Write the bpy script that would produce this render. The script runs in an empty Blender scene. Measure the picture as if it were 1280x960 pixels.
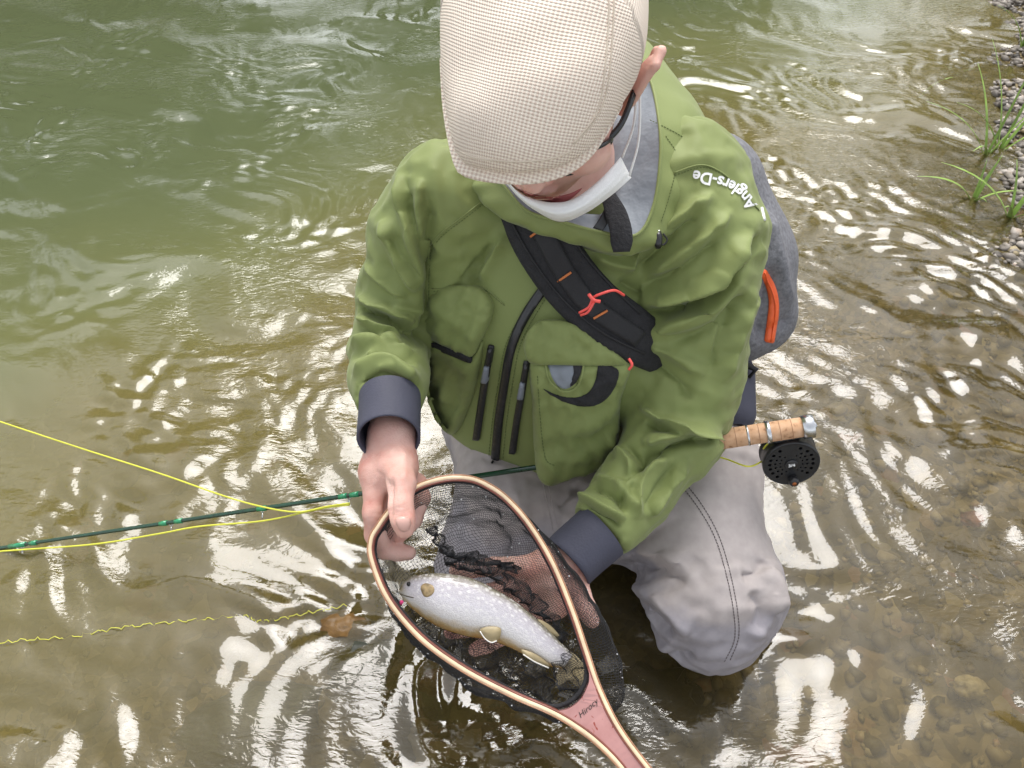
import bpy, bmesh, math, random
import numpy as np
from mathutils import Vector, Matrix
from mathutils.bvhtree import BVHTree
from mathutils.geometry import delaunay_2d_cdt

random.seed(7); RNG = np.random.default_rng(7)
scene = bpy.context.scene
COL = scene.collection

# ---------------------------------------------------------------- camera
PITCH = math.radians(47.0); CAMZ = 1.22; FPX = 961.0
cam_d = bpy.data.cameras.new('camera'); cam = bpy.data.objects.new('camera', cam_d); COL.objects.link(cam)
cam.location = (0, 0, CAMZ); cam.rotation_euler = (math.pi/2 - PITCH, 0, 0)
cam_d.sensor_width = 36.0; cam_d.lens = FPX/1280*36.0; cam_d.clip_start = 0.02; cam_d.clip_end = 500
scene.camera = cam
# ---------------------------------------------------------------- sky, sun, exposure
SUN_EL, SUN_AZ = math.radians(59), math.radians(4)        # azimuth from +y towards +x
w = bpy.data.worlds.new('World'); scene.world = w; w.use_nodes = True
nt = w.node_tree; nt.nodes.clear()
sky = nt.nodes.new('ShaderNodeTexSky'); sky.sky_type = 'NISHITA'; sky.sun_disc = False
sky.sun_elevation = SUN_EL; sky.sun_rotation = SUN_AZ; sky.dust_density = 3.0; sky.air_density = 1.0
hs = nt.nodes.new('ShaderNodeHueSaturation'); hs.inputs['Saturation'].default_value = 0.22
bg = nt.nodes.new('ShaderNodeBackground'); bg.inputs['Strength'].default_value = 0.15
wo = nt.nodes.new('ShaderNodeOutputWorld')
nt.links.new(sky.outputs[0], hs.inputs['Color']); nt.links.new(hs.outputs[0], bg.inputs['Color']); nt.links.new(bg.outputs[0], wo.inputs['Surface'])
sl = bpy.data.lights.new('sun', 'SUN'); sl.energy = 1.5; sl.angle = math.radians(38); sl.color = (1.0, 0.97, 0.93)
sun = bpy.data.objects.new('sun', sl); COL.objects.link(sun)
sd = Vector((math.cos(SUN_EL)*math.sin(SUN_AZ), math.cos(SUN_EL)*math.cos(SUN_AZ), math.sin(SUN_EL)))
sun.rotation_euler = sd.to_track_quat('Z', 'Y').to_euler(); sun.location = (0, 3, 6)
scene.view_settings.view_transform = 'Standard'; scene.view_settings.look = 'None'
scene.view_settings.gamma = 1.0; scene.view_settings.use_curve_mapping = False
scene.view_settings.exposure = 1.08

# ---------------------------------------------------------------- helpers
FW = np.array([0, math.cos(PITCH), -math.sin(PITCH)]); UP = np.array([0, math.sin(PITCH), math.cos(PITCH)]); RT = np.array([1.0, 0, 0])
CAM = np.array([0, 0, CAMZ])
def P(px, py, d):
    return CAM + RT*((px-640)/FPX*d) + UP*((480-py)/FPX*d) + FW*d
def Pz(px, py, z):                      # on the horizontal plane at height z
    r = P(px, py, 1.0) - CAM
    return CAM + r*((z-CAMZ)/r[2])
def proj(V):
    R = np.asarray(V) - CAM
    d = R@FW
    return np.stack([640 + (R@RT)/d*FPX, 480 - (R@UP)/d*FPX, d], -1)

def link(name, me, mat=None, parent=None):
    o = bpy.data.objects.new(name, me); COL.objects.link(o)
    if mat is not None and me is not None:
        me.materials.clear(); me.materials.append(mat)
    if parent is not None: o.parent = parent
    return o
def mesh_np(name, V, F, smooth=True):
    me = bpy.data.meshes.new(name)
    V = np.asarray(V, dtype=np.float32)
    if isinstance(F, np.ndarray):
        n, k = F.shape
        me.vertices.add(len(V)); me.vertices.foreach_set('co', V.ravel())
        me.loops.add(n*k); me.loops.foreach_set('vertex_index', F.astype(np.int32).ravel())
        me.polygons.add(n); me.polygons.foreach_set('loop_start', np.arange(0, n*k, k, dtype=np.int32))
        me.update(calc_edges=True); me.validate()
    else:
        me.from_pydata(V.tolist(), [], F); me.update()
    if smooth: me.polygons.foreach_set('use_smooth', np.ones(len(me.polygons), dtype=bool))
    return me
def tag(o, label=None, cat=None, group=None, kind=None):
    if label: o['label'] = label
    if cat: o['category'] = cat
    if group: o['group'] = group
    if kind: o['kind'] = kind
    return o
def empty(name, loc):
    o = bpy.data.objects.new(name, None); COL.objects.link(o); o.location = loc; o.empty_display_size = 0.05
    return o
def part(name, me, mat, parent):
    """child mesh whose coordinates are world coordinates"""
    o = link(name, me, mat, parent)
    p = parent
    off = Vector((0, 0, 0))
    while p is not None: off += p.location; p = p.parent
    o.location = -off
    # keep children chains simple: parts carry world-space vertices
    return o

class MB:
    def __init__(s): s.V = []; s.F = []
    def add(s, V, F):
        b = len(s.V); s.V += [tuple(map(float, v)) for v in V]; s.F += [tuple(b+i for i in f) for f in F]; return s
    def tube(s, pts, r, n=8, caps=True, up=None):
        V, F = tube_geo(pts, r, n, caps, up); return s.add(V, F)
    def mesh(s, name, smooth=True): return mesh_np(name, np.array(s.V), s.F, smooth)

def frames(pts, up=None):
    pts = np.asarray(pts, float); n = len(pts)
    T = np.gradient(pts, axis=0); T /= np.linalg.norm(T, axis=1)[:, None]+1e-12
    a = np.array(up if up is not None else [0, 0, 1.0])
    if abs(T[0]@a) > .95 and up is None: a = np.array([1.0, 0, 0])
    N = np.zeros_like(T); v = a - T[0]*(a@T[0]); N[0] = v/np.linalg.norm(v)
    for i in range(1, n):
        v = (N[i-1] if up is None else a) - T[i]*((N[i-1] if up is None else a)@T[i]); N[i] = v/(np.linalg.norm(v)+1e-12)
    B = np.cross(T, N)
    return pts, T, N, B
def tube_geo(pts, r, n=8, caps=True, up=None):
    pts, T, N, B = frames(pts, up); m = len(pts)
    r = np.broadcast_to(np.asarray(r, float), (m,)) if np.ndim(r) < 2 else np.asarray(r)
    a = np.arange(n)/n*2*np.pi
    V = pts[:, None, :] + r[:, None, None]*(np.cos(a)[None, :, None]*N[:, None, :] + np.sin(a)[None, :, None]*B[:, None, :])
    V = V.reshape(-1, 3).tolist(); F = []
    for i in range(m-1):
        for j in range(n):
            F.append((i*n+j, i*n+(j+1) % n, (i+1)*n+(j+1) % n, (i+1)*n+j))
    if caps: F.append(tuple(range(n-1, -1, -1))); F.append(tuple((m-1)*n+j for j in range(n)))
    return V, F
def loft(rings, closed=True, caps=True):
    """rings: array (m, n, 3)"""
    R = np.asarray(rings); m, n, _ = R.shape; F = []
    for i in range(m-1):
        for j in range(n if closed else n-1):
            F.append((i*n+j, i*n+(j+1) % n, (i+1)*n+(j+1) % n, (i+1)*n+j))
    if caps and closed: F.append(tuple(range(n-1, -1, -1))); F.append(tuple((m-1)*n+j for j in range(n)))
    return R.reshape(-1, 3), F
def catmull(pts, n=8, closed=False):
    p = np.asarray(pts, float); out = []
    m = len(p)
    rng = range(m if closed else m-1)
    for i in rng:
        p0 = p[(i-1) % m] if closed or i > 0 else 2*p[0]-p[1]
        p1 = p[i]; p2 = p[(i+1) % m]
        p3 = p[(i+2) % m] if closed or i+2 < m else 2*p[-1]-p[-2]
        for k in range(n):
            t = k/n
            out.append(.5*((2*p1)+(-p0+p2)*t+(2*p0-5*p1+4*p2-p3)*t*t+(-p0+3*p1-3*p2+p3)*t**3))
    if not closed: out.append(p[-1])
    return np.array(out)
def resample(pts, step, closed=False):
    p = np.asarray(pts, float)
    if closed: p = np.vstack([p, p[:1]])
    s = np.r_[0, np.cumsum(np.linalg.norm(np.diff(p, axis=0), axis=1))]
    n = max(2, int(round(s[-1]/step)))
    t = np.linspace(0, s[-1], n+1)
    q = np.stack([np.interp(t, s, p[:, k]) for k in range(p.shape[1])], -1)
    return q[:-1] if closed else q

# ---- periodic spectral noise used for water, wrinkles, stones
def spec_noise(n, size, lam, spread, direc=None, aniso=1.0, seed=0):
    g = np.random.default_rng(seed)
    k = np.fft.fftfreq(n, d=size/n)
    kx, ky = np.meshgrid(k, k, indexing='ij')
    if direc is not None:
        c, s_ = math.cos(direc), math.sin(direc)
        ka, kb = kx*c+ky*s_, (-kx*s_+ky*c)*aniso
    else: ka, kb = kx, ky
    kk = np.sqrt(ka**2+kb**2)+1e-9
    amp = np.exp(-(np.log(kk*lam)/spread)**2)
    f = np.fft.ifft2(amp*np.exp(2j*np.pi*g.random((n, n)))).real
    return f/f.std()
def sample(tile, size, x, y):
    n = tile.shape[0]; u = (x/size % 1)*n; v = (y/size % 1)*n
    i = np.floor(u).astype(int) % n; j = np.floor(v).astype(int) % n; a = u-np.floor(u); b = v-np.floor(v)
    i1, j1 = (i+1) % n, (j+1) % n
    return tile[i, j]*(1-a)*(1-b)+tile[i1, j]*a*(1-b)+tile[i, j1]*(1-a)*b+tile[i1, j1]*a*b
NT = spec_noise(256, 1.0, .12, .8, seed=3)
def noise3(V, s, seed=0):
    V = np.asarray(V)*s
    o = seed*.37
    return (sample(NT, 1.0, V[:, 0]+o, V[:, 1]+.31*V[:, 2])+sample(NT, 1.0, V[:, 1]+.5+o, V[:, 2]-.27*V[:, 0])+sample(NT, 1.0, V[:, 2]+.2, V[:, 0]+o+.23*V[:, 1]))/1.7

# ---- materials
def nodes(name):
    m = bpy.data.materials.new(name); m.use_nodes = True; t = m.node_tree; t.nodes.clear()
    out = t.nodes.new('ShaderNodeOutputMaterial'); return m, t, out
def N(t, typ, **kw):
    n = t.nodes.new(typ)
    for k, v in kw.items():
        if k in ('operation', 'blend_type', 'data_type', 'feature', 'wave_type', 'noise_dimensions', 'interpolation', 'distance', 'bands_direction', 'attribute_name', 'vector_type', 'voronoi_dimensions'):
            setattr(n, k, v)
        else: n.inputs[k.replace('_', ' ')].default_value = v
    return n
def coord(t, kind='Object'):
    return t.nodes.new('ShaderNodeTexCoord').outputs[kind]
def ramp(t, src, stops):
    r = t.nodes.new('ShaderNodeValToRGB'); t.links.new(src, r.inputs[0])
    e = r.color_ramp.elements
    while len(e) < len(stops): e.new(.5)
    for el, (p, c) in zip(e, stops): el.position = p; el.color = (*c, 1) if len(c) == 3 else c
    return r.outputs[0]
def mat(name, col, rough=.6, var=.12, vscale=8, bump=0.0, bscale=120, metallic=0, spec=.5, sheen=0, sss=0, extra=None, detail=4, coat=0):
    """principled with noise-varied colour and fine relief"""
    m, t, out = nodes(name); L = t.links.new
    b = N(t, 'ShaderNodeBsdfPrincipled', Roughness=rough, Metallic=metallic); b.inputs['Specular IOR Level'].default_value = spec
    b.inputs['Coat Weight'].default_value = coat
    if sheen: b.inputs['Sheen Weight'].default_value = sheen
    if sss:
        b.inputs['Subsurface Weight'].default_value = sss; b.inputs['Subsurface Radius'].default_value = (.012, .004, .002); b.inputs['Subsurface Scale'].default_value = .6
    c = coord(t)
    n = N(t, 'ShaderNodeTexNoise', Scale=vscale, Detail=detail, Roughness=.6); L(c, n.inputs['Vector'])
    c0 = [max(0, x*(1-var)) for x in col]; c1 = [min(1, x*(1+var)) for x in col]
    L(ramp(t, n.outputs[0], [(.3, c0), (.7, c1)]), b.inputs['Base Color'])
    if bump:
        n2 = N(t, 'ShaderNodeTexNoise', Scale=bscale, Detail=3.0); L(c, n2.inputs['Vector'])
        bp = N(t, 'ShaderNodeBump', Strength=1.0, Distance=bump); L(n2.outputs[0], bp.inputs['Height']); L(bp.outputs[0], b.inputs['Normal'])
    L(b.outputs[0], out.inputs['Surface'])
    return m

# ---- SDF modelling
class Field:
    def __init__(s, lo, hi, h):
        s.lo = np.array(lo, float); s.h = h; s.n = np.ceil((np.array(hi)-s.lo)/h).astype(int)+1
        s.F = np.full(tuple(s.n), .5, np.float32)
    def sub(s, lo, hi):
        a = np.maximum(0, np.floor((lo-s.lo)/s.h).astype(int)); b = np.minimum(s.n, np.ceil((hi-s.lo)/s.h).astype(int)+1)
        if (b <= a).any(): return None
        ax = [(s.lo[k]+s.h*np.arange(a[k], b[k])).astype(np.float32) for k in range(3)]
        return tuple(slice(a[k], b[k]) for k in range(3)), ax
    def put(s, fn, lo, hi, k, subtract=False):
        q = s.sub(np.asarray(lo), np.asarray(hi))
        if q is None: return
        sl_, (x, y, z) = q
        d = fn(x[:, None, None], y[None, :, None], z[None, None, :]).astype(np.float32)
        f = s.F[sl_]
        if subtract: f, d = -f, d
        if k > 0:
            hh = np.clip(.5+.5*(f-d)/k, 0, 1); r = f*(1-hh)+d*hh-k*hh*(1-hh)
        else: r = np.minimum(f, d)
        s.F[sl_] = -r if subtract else r
    def capsule(s, a, b, ra, rb, k=.02, subtract=False):
        a = np.asarray(a, float); b = np.asarray(b, float); m = max(ra, rb)+k*1.5+.012
        s.put(cap_fn(a, b, ra, rb), np.minimum(a, b)-m, np.maximum(a, b)+m, k, subtract)
    def chain(s, pts, k=.02):
        """pts: list of (point, radius)"""
        for (a, ra), (b, rb) in zip(pts[:-1], pts[1:]): s.capsule(a, b, ra, rb, k)
    def ellipsoid(s, c, rad, R=None, k=.01, subtract=False):
        c = np.asarray(c, float); rad = np.asarray(rad, float); m = rad.max()+k*1.5+.012
        R_ = np.eye(3) if R is None else np.asarray(R)        # rows = axes
        def fn(x, y, z):
            p = [(x-c[0])*R_[i][0]+(y-c[1])*R_[i][1]+(z-c[2])*R_[i][2] for i in range(3)]
            k0 = np.sqrt(sum((p[i]/rad[i])**2 for i in range(3))); k1 = np.sqrt(sum((p[i]/rad[i]**2)**2 for i in range(3)))+1e-9
            return k0*(k0-1)/k1
        s.put(fn, c-m, c+m, k, subtract)
    def box(s, c, half, rnd, R=None, k=.01):
        c = np.asarray(c, float); m = float(np.linalg.norm(half))+k+.02; R_ = np.eye(3) if R is None else np.asarray(R)
        def fn(x, y, z):
            q = [np.abs((x-c[0])*R_[i][0]+(y-c[1])*R_[i][1]+(z-c[2])*R_[i][2])-(half[i]-rnd) for i in range(3)]
            return np.sqrt(sum(np.maximum(v, 0)**2 for v in q))+np.minimum(np.maximum(q[0], np.maximum(q[1], q[2])), 0)-rnd
        s.put(fn, c-m, c+m, k)
    def mesh(s, smooth=2):
        F = s.F; h = s.h; neg = F < 0
        nx, ny, nz = F.shape
        cnt = np.zeros((nx-1, ny-1, nz-1), np.int8)
        for i in (0, 1):
            for j in (0, 1):
                for l in (0, 1): cnt += neg[i:nx-1+i, j:ny-1+j, l:nz-1+l]
        act = (cnt > 0) & (cnt < 8)
        idx = np.argwhere(act); vid = np.full(act.shape, -1, np.int32); vid[act] = np.arange(len(idx))
        acc = np.zeros((len(idx), 3)); num = np.zeros(len(idx))
        c8 = {(i, j, l): F[idx[:, 0]+i, idx[:, 1]+j, idx[:, 2]+l] for i in (0, 1) for j in (0, 1) for l in (0, 1)}
        for a in range(3):
            o = [b for b in range(3) if b != a]
            for p in (0, 1):
                for q in (0, 1):
                    k0 = [0, 0, 0]; k0[o[0]] = p; k0[o[1]] = q; k1 = list(k0); k1[a] = 1
                    f0, f1 = c8[tuple(k0)], c8[tuple(k1)]; m = (f0 < 0) != (f1 < 0)
                    t = f0[m]/(f0[m]-f1[m]); v = np.tile(np.array(k0, float), (m.sum(), 1)); v[:, a] += t
                    acc[m] += v; num[m] += 1
        V = s.lo+(idx+acc/num[:, None])*h
        quads = []
        for a in range(3):
            b, c = (a+1) % 3, (a+2) % 3
            s0 = [slice(None)]*3; s1 = [slice(None)]*3; s0[a] = slice(0, -1); s1[a] = slice(1, None)
            e = neg[tuple(s0)] != neg[tuple(s1)]
            I = np.argwhere(e); I = I[(I[:, b] > 0) & (I[:, c] > 0) & (I[:, b] < F.shape[b]-1) & (I[:, c] < F.shape[c]-1)]
            def at(db, dc):
                J = I.copy(); J[:, b] -= db; J[:, c] -= dc; return vid[J[:, 0], J[:, 1], J[:, 2]]
            q = np.stack([at(0, 0), at(1, 0), at(1, 1), at(0, 1)], -1)
            fl = neg[I[:, 0], I[:, 1], I[:, 2]]
            q[~fl] = q[~fl][:, ::-1]
            quads.append(q)
        Q = np.vstack(quads); Q = Q[(Q >= 0).all(1)]
        E = np.vstack([Q[:, [0, 1]], Q[:, [1, 2]], Q[:, [2, 3]], Q[:, [3, 0]]])
        for _ in range(smooth):
            A = np.zeros_like(V); n = np.zeros(len(V))
            for k in range(3): A[:, k] = np.bincount(E[:, 0], V[E[:, 1], k], len(V))+np.bincount(E[:, 1], V[E[:, 0], k], len(V))
            n = np.bincount(E[:, 0], minlength=len(V))+np.bincount(E[:, 1], minlength=len(V))
            V = V*.5+.5*A/n[:, None]
        return V, Q
def cap_fn(a, b, ra, rb):
    ab = b-a; L2 = float(ab@ab)+1e-12
    def fn(x, y, z):
        t = np.clip(((x-a[0])*ab[0]+(y-a[1])*ab[1]+(z-a[2])*ab[2])/L2, 0, 1)
        return np.sqrt((x-a[0]-t*ab[0])**2+(y-a[1]-t*ab[1])**2+(z-a[2]-t*ab[2])**2)-(ra+(rb-ra)*t)
    return fn
def chain_dist(chain, V):
    d = np.full(len(V), 9.0)
    for (a, ra), (b, rb) in zip(chain[:-1], chain[1:]):
        d = np.minimum(d, cap_fn(np.asarray(a), np.asarray(b), ra, rb)(V[:, 0], V[:, 1], V[:, 2]))
    return d
def vnormals(V, Q):
    n = np.cross(V[Q[:, 2]]-V[Q[:, 0]], V[Q[:, 3]]-V[Q[:, 1]]); A = np.zeros_like(V)
    for c in range(4):
        for k in range(3): A[:, k] += np.bincount(Q[:, c], n[:, k], len(V))
    return A/(np.linalg.norm(A, axis=1)[:, None]+1e-12)
def poly_sd(p, pts):
    """distance, side and taper parameter from image points p (n,2) to a polyline"""
    pts = catmull(np.asarray(pts, float), 6); best = np.full(len(p), 1e9); side = np.zeros(len(p)); tt = np.zeros(len(p))
    L = np.r_[0, np.cumsum(np.linalg.norm(np.diff(pts, axis=0), axis=1))]
    for i in range(len(pts)-1):
        a, b = pts[i], pts[i+1]; ab = b-a; l2 = ab@ab+1e-9
        t = np.clip(((p-a)@ab)/l2, 0, 1); q = p-a-t[:, None]*ab; d = np.linalg.norm(q, axis=1)
        m = d < best; best[m] = d[m]; side[m] = np.sign(ab[0]*q[m, 1]-ab[1]*q[m, 0]); tt[m] = (L[i]+t[m]*(L[i+1]-L[i]))/L[-1]
    return best, side, tt
def sculpt(V, Q, strokes, labels=None, only_disp=False, sharp=1.0, gain=1.9):
    """strokes: (label, height m, width side+ px, width side- px, image points, two-ended taper)"""
    V = V.copy()
    Nn = vnormals(V, Q); pr = proj(V); view = CAM-V; view /= np.linalg.norm(view, axis=1)[:, None]
    facing = np.clip(((Nn*view).sum(1)-.05)/.25, 0, 1)
    D = np.zeros(len(V))
    for st in strokes:
        lab, hgt, w1, w2, pts = st[:5]; tp = st[5] if len(st) > 5 else 'b'
        x0, y0 = np.min(pts, axis=0)-3*max(w1, w2); x1, y1 = np.max(pts, axis=0)+3*max(w1, w2)
        m = (pr[:, 0] > x0) & (pr[:, 0] < x1) & (pr[:, 1] > y0) & (pr[:, 1] < y1) & (facing > 0)
        if lab is not None and labels is not None: m &= (labels == lab)
        i = np.nonzero(m)[0]
        if not len(i): continue
        d, sgn, t = poly_sd(pr[i, :2], pts)
        wd = np.where(sgn > 0, w1, w2); wd = wd*sharp; prof = np.exp(-(d/wd)**1.45) if hgt > 0 else np.exp(-(d/wd)**1.0)
        tap = {'b': np.minimum(1, np.minimum(t, 1-t)/.18+.05), 's': np.minimum(1, t/.25+.02), 'e': np.minimum(1, (1-t)/.25+.02), 'n': 1.0}[tp]
        D[i] += gain*hgt*prof*tap*facing[i]
    if only_disp: return D
    E = np.vstack([Q[:, [0, 1]], Q[:, [1, 2]], Q[:, [2, 3]], Q[:, [3, 0]]]); n = np.bincount(E[:, 0], minlength=len(V))+np.bincount(E[:, 1], minlength=len(V))
    for _ in range(1): D = .5*D+.5*(np.bincount(E[:, 0], D[E[:, 1]], len(V))+np.bincount(E[:, 1], D[E[:, 0]], len(V)))/n
    return V+Nn*D[:, None]
def bvh_of(V, Q): return BVHTree.FromPolygons([tuple(v) for v in V.tolist()], [tuple(q) for q in Q.tolist()])
def hit(bvh, px, py, dflt=1.05):
    r = P(px, py, 1.0)-CAM; r = r/np.linalg.norm(r)
    loc, nrm, i, dist = bvh.ray_cast(Vector(CAM), Vector(r))
    if loc is None:
        d_ = dflt
        for _ in range(4): loc, nrm, i, dist = bvh.find_nearest(Vector(P(px, py, d_))); d_ = float(proj(np.array(loc))[2])
        return P(px, py, d_), np.array(nrm)
    return np.array(loc), np.array(nrm)
def inside(pt, poly):
    x, y = pt; c = False; n = len(poly); j = n-1
    for i in range(n):
        if (poly[i][1] > y) != (poly[j][1] > y) and x < (poly[j][0]-poly[i][0])*(y-poly[i][1])/(poly[j][1]-poly[i][1])+poly[i][0]: c = not c
        j = i
    return c
def patch(bvh, poly, off=.003, puff=0.0, rad=8, step=5, smooth=True, dflt=1.05, curve=True, bias=.35, name='patch', wob=0.0, hfun=None, cre=()):
    """A cloth piece laid on a surface: outline given as the picture outline of the real piece, each point set down on
    the surface, raised by off (+puff inside), with side walls down into the surface."""
    if curve: poly = catmull(poly, 5, True)
    poly = resample(poly, step, True); n = len(poly)
    x0, y0 = poly.min(0); x1, y1 = poly.max(0); pts = []
    yy = y0+step*.6; row = 0
    while yy < y1:
        xx = x0+step*(.3 if row % 2 else .8)
        while xx < x1:
            if inside((xx, yy), poly):
                d = np.min(np.linalg.norm(poly-np.array([xx, yy]), axis=1))
                if d > step*.6: pts.append((xx, yy))
            xx += step
        yy += step*.87; row += 1
    A = np.vstack([poly, np.array(pts)]) if pts else poly
    vs, es, fs, *_ = delaunay_2d_cdt([Vector(p) for p in A.tolist()], [(i, (i+1) % n) for i in range(n)], [], 1, 1e-5)
    A = np.array([tuple(v) for v in vs]); top = []; base = []; crh = np.zeros(len(A))
    for (h_, w_, q_) in cre:
        d_, s_, t_ = poly_sd(A, q_); crh += h_*np.exp(-(d_/w_)**(1.7 if h_ > 0 else 1.2))*np.minimum(1, np.minimum(t_, 1-t_)/.2+.1)
    for p in A:
        loc, nr = hit(bvh, p[0], p[1], dflt); vw = CAM-loc; vw /= np.linalg.norm(vw)
        nr = nr/np.linalg.norm(nr); 
        if nr@vw < 0: nr = vw
        dr = nr*(1-bias)+vw*bias; dr /= np.linalg.norm(dr)
        seg = np.min(seg_dist(p, poly)); e = min(1, seg/rad); prof = math.sqrt(max(0, 1-(1-e)**2))
        hgt = off+puff*prof
        if hfun: hgt += hfun(p, e)
        hgt += crh[len(top)]*min(1, e*1.5)
        if wob: hgt += wob*(float(sample(NT, 1.0, np.array([p[0]*.0045]), np.array([p[1]*.0030]))[0])+.5*float(sample(NT, 1.0, np.array([p[1]*.0085+.3]), np.array([p[0]*.006]))[0]))*min(1, e+.25)
        top.append(loc+dr*hgt); base.append(loc-dr*.004)
    top = np.array(top)
    T = [tuple(f) for f in fs if inside(tuple(A[list(f)].mean(0)), poly)]
    # consistent winding towards the camera
    out = []
    for f in T:
        a, b, c = top[f[0]], top[f[1]], top[f[2]]
        out.append(f if np.cross(b-a, c-a)@(CAM-a) > 0 else tuple(reversed(f)))
    cnt = {}
    for f in out:
        for a, b in zip(f, f[1:]+f[:1]): cnt[(a, b)] = 1
    bd = [(a, b) for (a, b) in cnt if (b, a) not in cnt]
    nv = len(top); mp = {}; V = top.tolist()
    for a, b in bd:
        for q in (a, b):
            if q not in mp: mp[q] = len(V); V.append(base[q].tolist())
    for a, b in bd: out.append((b, a, mp[a], mp[b]))
    return mesh_np(name, np.array(V), out, smooth)
def seg_dist(p, poly):
    a = poly; b = np.roll(poly, -1, axis=0); ab = b-a; t = np.clip(((p-a)*ab).sum(1)/((ab**2).sum(1)+1e-9), 0, 1)
    return np.linalg.norm(p-a-t[:, None]*ab, axis=1)
def laid(bvh, pts, off=.002, step=6, dflt=1.05, sm=True):
    """3D polyline laid on a surface under picture points"""
    q = resample(catmull(pts, 6) if sm else pts, step); out = []
    for p in q:
        loc, nr = hit(bvh, p[0], p[1], dflt); vw = CAM-loc; vw /= np.linalg.norm(vw)
        if nr@vw < 0: nr = vw
        out.append(loc+(nr*.7+vw*.3)*off)
    out = np.array(out)
    if len(out) > 4: out[1:-1] = out[1:-1]*.5+.25*(out[:-2]+out[2:])
    return out
def ribbon_poly(pts, wpx):
    q = resample(catmull(pts, 6), 4); T = np.gradient(q, axis=0); T /= np.linalg.norm(T, axis=1)[:, None]+1e-9
    Nn = np.stack([-T[:, 1], T[:, 0]], -1); w_ = np.interp(np.linspace(0, 1, len(q)), np.linspace(0, 1, len(np.atleast_1d(wpx))), np.atleast_1d(wpx))[:, None]/2
    return np.vstack([q+Nn*w_, (q-Nn*w_)[::-1]])

def drape(V0, Q, D, axis_dir, infl_a, infl_c, hold, iters=220, beta=.045, found=.012, lim=(-.012, .020)):
    """Relax a garment surface as a thin inextensible sheet that is a little too large for the form below it: it buckles into folds.
    axis_dir: per-vertex limb direction, infl_a / infl_c: excess of cloth along and across it, hold: 0..1 how firmly it lies on the form."""
    n = len(V0); N0 = vnormals(V0, Q)
    E = np.vstack([Q[:, [0, 1]], Q[:, [1, 2]], Q[:, [2, 3]], Q[:, [3, 0]]]); E = np.unique(np.sort(E, axis=1), axis=0)
    X_ = np.vstack([Q[:, [0, 2]], Q[:, [1, 3]]]); A_ = np.vstack([E, X_]); i, j = A_[:, 0], A_[:, 1]
    d0 = V0[j]-V0[i]; L0 = np.linalg.norm(d0, axis=1); ax_ = axis_dir[i]; ca_ = ((d0*ax_).sum(1)/(L0+1e-9))**2
    L0 = L0*(1+(infl_a[i]*ca_+infl_c[i]*(1-ca_))*(1-hold[i])); val = np.bincount(i, minlength=n)+np.bincount(j, minlength=n)
    ei, ej = E[:, 0], E[:, 1]; ev = (np.bincount(ei, minlength=n)+np.bincount(ej, minlength=n)).astype(float)
    def lap(W):
        R = np.empty_like(W)
        for k in range(3): R[:, k] = np.bincount(ei, W[ej, k], n)+np.bincount(ej, W[ei, k], n)
        return R/ev[:, None]-W
    V = V0+N0*(D+.0012*noise3(V0, 3.0, 12)*(1-hold))[:, None]; Vp = V.copy(); fk = (found+.35*hold)[:, None]
    for it in range(iters):
        d = V[j]-V[i]; L = np.linalg.norm(d, axis=1)+1e-9; cr = d*(.5*(L-L0)/L)[:, None]; C = np.empty_like(V)
        for k in range(3): C[:, k] = np.bincount(i, cr[:, k], n)-np.bincount(j, cr[:, k], n)
        Vn = V+1.7*C/val[:, None]*2
        Ln = lap(Vn); Vn = Vn-beta*lap(Ln)+.0*Ln
        h_ = ((Vn-V0)*N0).sum(1); tgt = D
        Vn = Vn+N0*((tgt-h_)*fk[:, 0])[:, None]
        tv = Vn-V0-N0*((Vn-V0)*N0).sum(1)[:, None]; Vn = Vn-tv*(.02+.3*hold)[:, None]
        h_ = ((Vn-V0)*N0).sum(1); cl = np.clip(h_, D+lim[0], D+lim[1]); Vn = Vn+N0*(cl-h_)[:, None]
        V, Vp = Vn+.55*(Vn-V-(0 if it == 0 else 0)) if it < iters-40 else Vn, V
    return V
def subdivide(V, Q):
    """one Catmull-Clark step through Blender's own modifier"""
    me = mesh_np('tmp', V, Q); o = bpy.data.objects.new('tmp', me); COL.objects.link(o); md = o.modifiers.new('s', 'SUBSURF'); md.levels = 1
    dg = bpy.context.evaluated_depsgraph_get(); dg.update(); ev = o.evaluated_get(dg).data
    W = np.empty(len(ev.vertices)*3, np.float32); ev.vertices.foreach_get('co', W); F = np.empty(len(ev.loops), np.int32); ev.loops.foreach_get('vertex_index', F)
    W, F = W.reshape(-1, 3).astype(float), F.reshape(-1, 4).copy(); bpy.data.objects.remove(o); bpy.data.meshes.remove(me); return W, F
def limb_dir(V, chain, out, best):
    for (a, ra), (b, rb) in zip(chain[:-1], chain[1:]):
        a, b = np.asarray(a), np.asarray(b); d = cap_fn(a, b, ra, rb)(V[:, 0], V[:, 1], V[:, 2]); m = d < best; best[m] = d[m]; out[m] = (b-a)/np.linalg.norm(b-a)

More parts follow.
